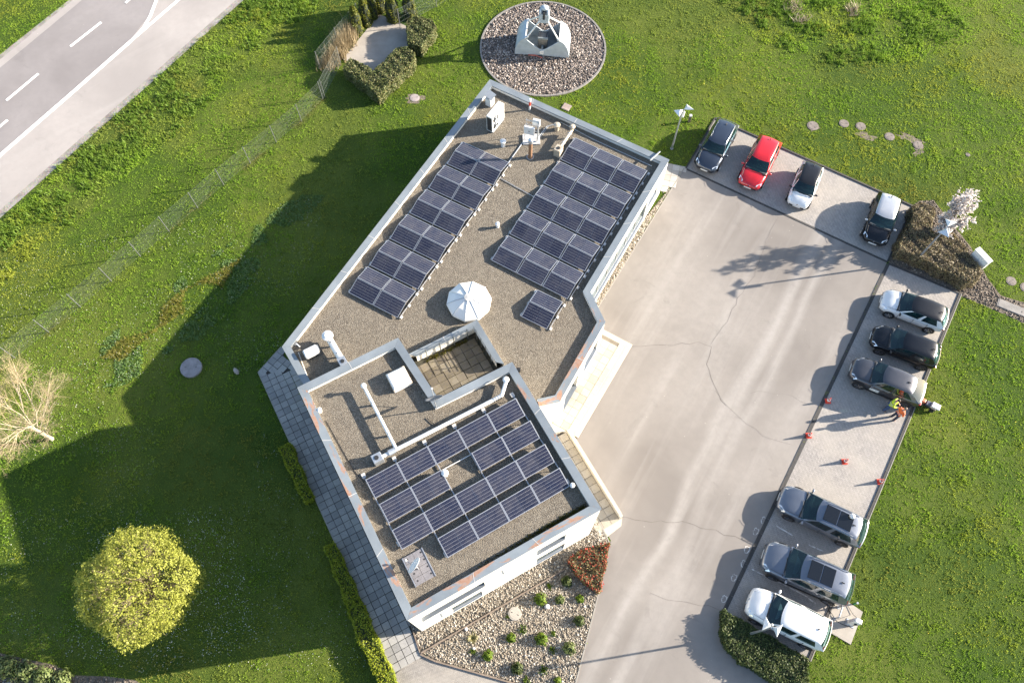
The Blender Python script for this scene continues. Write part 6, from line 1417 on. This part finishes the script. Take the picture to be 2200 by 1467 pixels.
rad = np.array([crown_r(x) for x in d]) * (1 - np.abs(rs.normal(0, .09, nC)) - (rs.uniform(0, 1, nC) < .22) * rs.uniform(.05, .40, nC)); lob = rs.normal(0, 1, (70, 3)); lob /= np.linalg.norm(lob, axis=1, keepdims=True); near = (d @ lob.T).max(1); rad = rad * (1 - 2.6 * np.clip(.965 - near, 0, .06)); cen = d * rad[:, None]; cen[:, 2] = cen[:, 2] * .86 + zc
gap = (np.sin(cen[:, 0] * 2.2 + 1) * np.cos(cen[:, 1] * 2.0) + .4 * np.sin(cen[:, 0] * 5 + cen[:, 1] * 4.3)) ; keep = (gap > -1.05 + rs.uniform(-.25, .45, nC)) ; cen = cen[keep]; d = d[keep]; nC = len(cen)
per = 9; pt = np.repeat(cen, per, 0) + rs.normal(0, .075, (nC * per, 3)); cr_ = np.clip(np.repeat(rs.uniform(0, 1, nC), per) * .55 + rs.uniform(0, 1, nC * per) * .45, 0, 1)
leaves('crown', pt, np.repeat(d, per, 0) + [0, 0, .3], .047, M_TREE, tr, 78, .9, rnd=cr_)
# magnolia in bloom
M_MAG = leaf('magnolia_petal', [(.1, (.58, .50, .47)), (.5, (.74, .68, .66)), (.9, (.84, .80, .78))], .35)
mb_ = P2(2006, 513); mg = thing('blossoming_tree', 'white blossoming tree rising from the brown hedge', 'tree', (mb_.x, mb_.y, 0)); rs = np.random.RandomState(5)
tk = MB(); limb(tk, [(0, 0, -.05), (.02, .03, .9), (.05, 0, 1.8)], .075, .045, 8); tk.build('trunk', M_BARK, mg); bb = MB(); PT_ = []
for k in range(40):
    a_ = rs.uniform(0, 6.283); hgt = rs.uniform(1.0, 5.2); rr_ = (.28 + .80 * math.sin(min(1, (hgt - 1.0) / 3.6) * 2.6)) * rs.uniform(.45, 1.0); st = Vector((.04, 0, rs.uniform(.9, 1.9))); en = Vector((math.cos(a_) * rr_, math.sin(a_) * rr_, hgt)); mid = st.lerp(en, .5) + Vector((0, 0, .15)); limb(bb, [st, mid, en], .026, .007, 5)
    for q in range(5):
        s2 = mid.lerp(en, rs.uniform(0, 1)); e2 = s2 + Vector(rs.normal(0, .22, 3)) + Vector((0, 0, .1)); limb(bb, [s2, e2], .008, .004, 4)
        for w_ in range(8): PT_.append(s2.lerp(e2, rs.uniform(.3, 1.1)) + Vector(rs.normal(0, .05, 3)))
    for w_ in range(12): PT_.append(mid.lerp(en, rs.uniform(.3, 1.05)) + Vector(rs.normal(0, .07, 3)))
bb.build('branches', M_TWIG, mg); PT_ = np.array([tuple(p) for p in PT_]); PTr = np.repeat(PT_, 3, 0) + rs.normal(0, .03, (len(PT_) * 3, 3)); leaves('blossom', PTr, np.tile([.2, 0, 1.0], (len(PTr), 1)), .065, M_MAG, mg, 6, .9, aspect=.6)
# bare birch at the left edge
M_BIRCH = plain('pale_birch_bark', (.46, .39, .28), .75, var=.18, scale=6)
M_BIRCHT = plain('tan_twigs', (.36, .285, .165), .8, var=.2)
bp = P2(112, 943); bt = thing('bare_tree', 'bare pale birch with spreading branches at the left edge', 'tree', (bp.x, bp.y, 0)); rs = np.random.RandomState(9)
tk = MB(); limb(tk, [(0, 0, -.05), (-.05, .02, .6), (-.12, .05, 1.4), (-.2, .1, 2.2)], .13, .085, 9); tk.build('trunk', M_BIRCH, bt); bb = MB(); tw = MB()
def grow(p, d, ln, r, lvl):
    mid = p + d * ln * .5 + Vector(rs.normal(0, ln * .05, 3)); e = p + d * ln + Vector(rs.normal(0, ln * .07, 3)); (bb if lvl < 2 else tw).tube([p, mid, e], [r, r * .8, r * .5], 5 if lvl < 2 else 3, lvl < 2)
    if lvl >= 4: return
    for k in range((6, 6, 5, 4)[lvl]):
        u = rs.uniform(.3, 1.0); q = p.lerp(mid, u * 2) if u < .5 else mid.lerp(e, u * 2 - 1); nd = (d + Vector(rs.normal(0, .48, 3)) + Vector((0, 0, .10))).normalized(); grow(q, nd, ln * rs.uniform(.45, .68), r * .5, lvl + 1)
for k in range(10):
    a_ = k * .628 + rs.uniform(-.2, .2); grow(Vector((-.15, .06, 1.0 + k * .16)), Vector((math.cos(a_) * .75, math.sin(a_) * .75, .85)).normalized(), rs.uniform(2.0, 2.9), .034, 0)
bb.build('limbs', M_BIRCH, bt); tw.build('twigs', M_BIRCHT, bt)
# conifers of the enclosure
M_THU = leaf('thuja_leaf', [(.15, (.045, .065, .008)), (.45, (.12, .14, .014)), (.7, (.17, .165, .016)), (.9, (.28, .25, .03))], .2, nscale=2.5)
for i, (x, y, hh, rad, lb) in enumerate([(769, 71, 2.5, .50, 'columnar conifer nearest the dry shrubs, leftmost of the row'), (789, 54, 2.6, .48, 'second columnar conifer from the dry shrubs'), (818, 24, 2.6, .55, 'dark columnar conifer at the back corner of the enclosure'), (846, 44, 2.6, .58, 'wide columnar conifer behind the paved enclosure'), (882, 37, 2.5, .55, 'columnar conifer behind the square laurel block'), (803, 38, 2.5, .45, 'slim conifer hidden in the left row of the enclosure')]):
    p = P2(x, y); r = thing('conifer', lb, 'tree', (p.x, p.y, 0), group='columnar conifers of the enclosure'); rs = np.random.RandomState(60 + i); n = 2600; z = hh * rs.uniform(.02, 1, n) ** .85; pr = rad * np.sqrt(np.clip(1 - (z / hh) ** 2.6, 0, 1)) * (.92 + .08 * np.sin(z * 6)); a_ = rs.uniform(0, 6.283, n); q = pr * (1 + .12 * np.sin(a_ * 5 + z * 3)) * rs.uniform(.75, 1.06, n)
    pt = np.stack([q * np.cos(a_), q * np.sin(a_), z], 1); leaves('foliage', pt, np.stack([np.cos(a_), np.sin(a_), np.full(n, .35)], 1), .065, M_THU, r, 61 + i, .6, aspect=.4)
    MB().lathe([(rad * .85, .02), (rad * .85, hh * .6), (rad * .3, hh * .93)], 10).build('light_block_core', M_CORE, r)  # solid dark core inside the foliage, like the one in the hedges
# dry tall shrubs in the enclosure
M_DRY = leaf('dry_stalk', [(.15, (.25, .19, .11)), (.5, (.42, .34, .21)), (.85, (.56, .47, .31))], .3)
for i, (x, y, lb) in enumerate([(737, 100, 'tall dry tan shrub next to the conifers'), (722, 122, 'dry tan shrub in the middle of the enclosure side'), (706, 138, 'low dry tan shrub at the fence corner'), (748, 84, 'dry tan shrub touching the leftmost conifer')]):
    p = P2(x, y); rs = np.random.RandomState(i + 90); n = 240; hs = (1.35, 1.15, .8, 1.4)[i]; o = blades('dry_shrub', p.x + rs.normal(0, .34, n), p.y + rs.normal(0, .34, n), .0, hs * rs.uniform(.5, 1.1, n), .045, M_DRY, None, 4, .35, seed=i, kind=None); tag(o, lb, 'shrub', 'dry shrubs in the enclosure')
bush((722, 108), .34, 'small yellow-green bush among the dry shrubs', M_YEL, 260, 1.2, 71, None)
# corner planting, bottom left
rs = np.random.RandomState(31)
for i, (x, y, s, lb) in enumerate([(10, 1432, .62, 'leafy shrub at the far bottom left corner, first of the row'), (48, 1442, .60, 'leafy shrub in the bottom left corner, second of the row'), (88, 1452, .60, 'leafy shrub in the bottom left corner, third of the row'), (128, 1462, .60, 'leafy shrub in the bottom left corner, right end of row'), (-30, 1422, .6, 'leafy shrub cut by the left edge at the bottom')]): bush((x, y), s, lb, M_CORN, 650, .7, 110 + i, 'shrubs in the bottom left corner', .075)
# ================================================================== GRASS
GA = poly([(-60, -40), (2260, -40), (2280, 1500), (-80, 1500)])
rs = np.random.RandomState(1); NT = 410000
def vnoise(x, y, s, seed):
    r_ = np.random.RandomState(seed); g = r_.uniform(0, 1, (64, 64)); fx = x * s; fy = y * s; ix = np.floor(fx).astype(int); iy = np.floor(fy).astype(int); u = fx - ix; v = fy - iy; u = u * u * (3 - 2 * u); v = v * v * (3 - 2 * v)
    G = lambda i, j: g[i % 64, j % 64]
    return (G(ix, iy) * (1 - u) + G(ix + 1, iy) * u) * (1 - v) + (G(ix, iy + 1) * (1 - u) + G(ix + 1, iy + 1) * u) * v
xy = scatter(GA, NT, 1); ex = np.zeros(len(xy), bool)
for e in EXCL: ex |= inside(e, xy[:, 0], xy[:, 1])
for e in THIN: ex |= inside(e, xy[:, 0], xy[:, 1]) & (rs.uniform(0, 1, len(xy)) < .45)
xy = xy[~ex]; X, Y = xy[:, 0], xy[:, 1]
cl = vnoise(X, Y, 1.3, 2) * .25 + vnoise(X, Y, 3.3, 3) * .4 + vnoise(X, Y, 6.1, 4) * .35
keep = rs.uniform(0, 1, len(X)) < .55 + .75 * cl; X, Y, cl = X[keep], Y[keep], cl[keep]
ROUGH = poly([(1490, -40), (2110, -40), (2080, 60), (1960, 135), (1800, 140), (1640, 95)]); VERGE = poly([(540, 0), (700, 0), (420, 250), (150, 480), (0, 620), (-60, 560), (0, 482), (410, 105)])
h = .030 + .20 * np.clip(cl - .36, 0, 1) ** 1.15; w = np.full(len(X), .040); inr = inside(ROUGH, X, Y); inv_ = inside(VERGE, X, Y)
cl2 = vnoise(X, Y, .9, 7) * .6 + vnoise(X, Y, 2.2, 8) * .4
h = np.where(inr, h + .26 * np.clip(cl2 - .42, 0, 1), h); h = np.where(inv_, h + .16 * np.clip(cl2 - .38, 0, 1) * 2, h); w = np.where(inr | inv_, .045, w)
# dry ground along the fence line and the hedge feet
fl = np.full(len(X), 9.0)
for i in range(len(fp) - 1):
    a, b = fp[i], fp[i + 1]; d = b - a; tt = np.clip(((X - a.x) * d.x + (Y - a.y) * d.y) / d.length_squared, 0, 1); fl = np.minimum(fl, np.hypot(X - a.x - d.x * tt, Y - a.y - d.y * tt))
n5 = vnoise(X, Y, .55, 12); n6 = vnoise(X, Y, .16, 13)
dry = np.clip((.45 - fl) * 2.2, 0, 1) * (n5 > .45) * .8 + .16 * (rs.uniform(0, 1, len(X)) < .12)
dry = np.maximum(dry, np.clip((n6 - .62) * 2.0, 0, .35)); dry = np.where(inv_, np.maximum(dry, np.clip(n5 - .6, 0, 1) * 1.2), dry)
o = blades('grass', X, Y, 0.0, h, w, M_GRASS, None, 4, 1.1, dry, 2); o['label'] = 'green spring grass covering the lawns'
# clumps of taller, blue-green ground cover in a diagonal band on the left lawn
M_COV = leaf('ground_cover', [(.2, (.08, .16, .045)), (.5, (.16, .27, .085)), (.8, (.26, .36, .14))], .3, nscale=1.0)
M_BROWNG = leaf('brown_grass', [(.2, (.15, .16, .025)), (.5, (.25, .235, .045)), (.8, (.36, .32, .08))], .3, nscale=1.0)
BAND = poly([(700, 420), (640, 420), (330, 640), (170, 780), (180, 830), (260, 830), (430, 730), (560, 590)])
q = scatter(BAND, 9000, 5); v = vnoise(q[:, 0], q[:, 1], 1.1, 21); v2 = vnoise(q[:, 0], q[:, 1], .5, 22)
MID = poly([(520, 555), (400, 620), (270, 720), (220, 770), (260, 775), (350, 700), (470, 630)])
im = inside(MID, q[:, 0], q[:, 1]); a_ = q[(~im) & (v > .57)]; b_ = q[im & (v2 > .42)]
o = blades('ground_cover', a_[:, 0], a_[:, 1], 0.0, .09, .07, M_COV, None, 4, 1.6, seed=6); o['label'] = 'blue-green ground cover clumps in a band on the left lawn'
o = blades('brown_grass', b_[:, 0], b_[:, 1], 0.0, .16, .03, M_BROWNG, None, 4, 1.5, seed=7); o['label'] = 'brownish ornamental grass in a band on the left lawn'
# clumps by the road and in the rough grass, dead stalks
M_LUSH = leaf('lush_clump', [(.2, (.09, .17, .02)), (.5, (.17, .28, .035)), (.8, (.26, .37, .07))], .35)
q = scatter(VERGE, 900, 15); v = vnoise(q[:, 0], q[:, 1], .7, 25); q = q[v > .6]; rep = np.repeat(q, 5, 0) + rs.normal(0, .16, (len(q) * 5, 2)); o = blades('verge_clumps', rep[:, 0], rep[:, 1], 0.0, .24, .06, M_LUSH, None, 6, .9, seed=8); o['label'] = 'lush leafy clumps along the road verge'
q = scatter(ROUGH, 800, 16); v = vnoise(q[:, 0], q[:, 1], .8, 26); q = q[v > .48]; rep = np.repeat(q, 5, 0) + rs.normal(0, .20, (len(q) * 5, 2)); o = blades('rough_clumps', rep[:, 0], rep[:, 1], 0.0, .26, .06, M_LUSH, None, 6, .9, seed=9); o['label'] = 'rough taller grass clumps in the upper right meadow'
M_DEAD = leaf('dead_stalk', [(.2, (.36, .27, .18)), (.8, (.60, .50, .38))], .2)
for i, (x, y, lb) in enumerate([(1832, 22, 'pale dead stalks in the rough grass at the top edge'), (1705, 15, 'brownish dead stalks left of the pale ones in the meadow'), (1720, 45, 'small tuft of dead stalks in the rough meadow')]):
    p = P2(x, y); n = 40; o = blades('dead_stalks', p.x + rs.normal(0, .35, n), p.y + rs.normal(0, .3, n), 0, .5, .04, M_DEAD, None, 3, 1.4, seed=30 + i, kind=None); tag(o, lb, 'dead plant', 'dead stalks in the meadow')
# daisies and dandelions: specks nobody could count
def specks(name, px, n, m, s, label, seed):
    q = scatter(poly(px), n, seed); e = np.zeros(len(q), bool)
    for x in EXCL: e |= inside(x, q[:, 0], q[:, 1])
    q = q[~e]; v = vnoise(q[:, 0], q[:, 1], .35, seed); q = q[v > .42]; P_ = np.concatenate([q, np.full((len(q), 1), .10)], 1); o = leaves(name, P_, np.tile([0, 0, 1.0], (len(q), 1)), s, m, None, seed, .35, aspect=.9, kind='stuff'); o['label'] = label
M_DAISY = plain('daisy_white', (.72, .70, .66), .7); M_DAND = plain('dandelion_yellow', (.70, .55, .03), .7)
specks('daisies', [(0, 560), (420, 460), (720, 420), (620, 700), (560, 900), (840, 1460), (0, 1400)], 5200, M_DAISY, .015, 'white daisies speckling the left lawn', 51)
specks('daisies', [(100, 1150), (500, 1100), (560, 1380), (330, 1450), (120, 1400)], 1500, M_DAISY, .018, 'fallen pale petals and daisies around the round tree', 52)
specks('dandelions', [(1250, 60), (1700, 60), (1800, 300), (1480, 330), (1200, 230)], 1300, M_DAND, .018, 'yellow dandelions in the lawn behind the building', 53)
specks('dandelions', [(2000, 620), (2200, 500), (2200, 1460), (1850, 1300)], 500, M_DAND, .016, 'few yellow dandelions in the right lawn', 54)
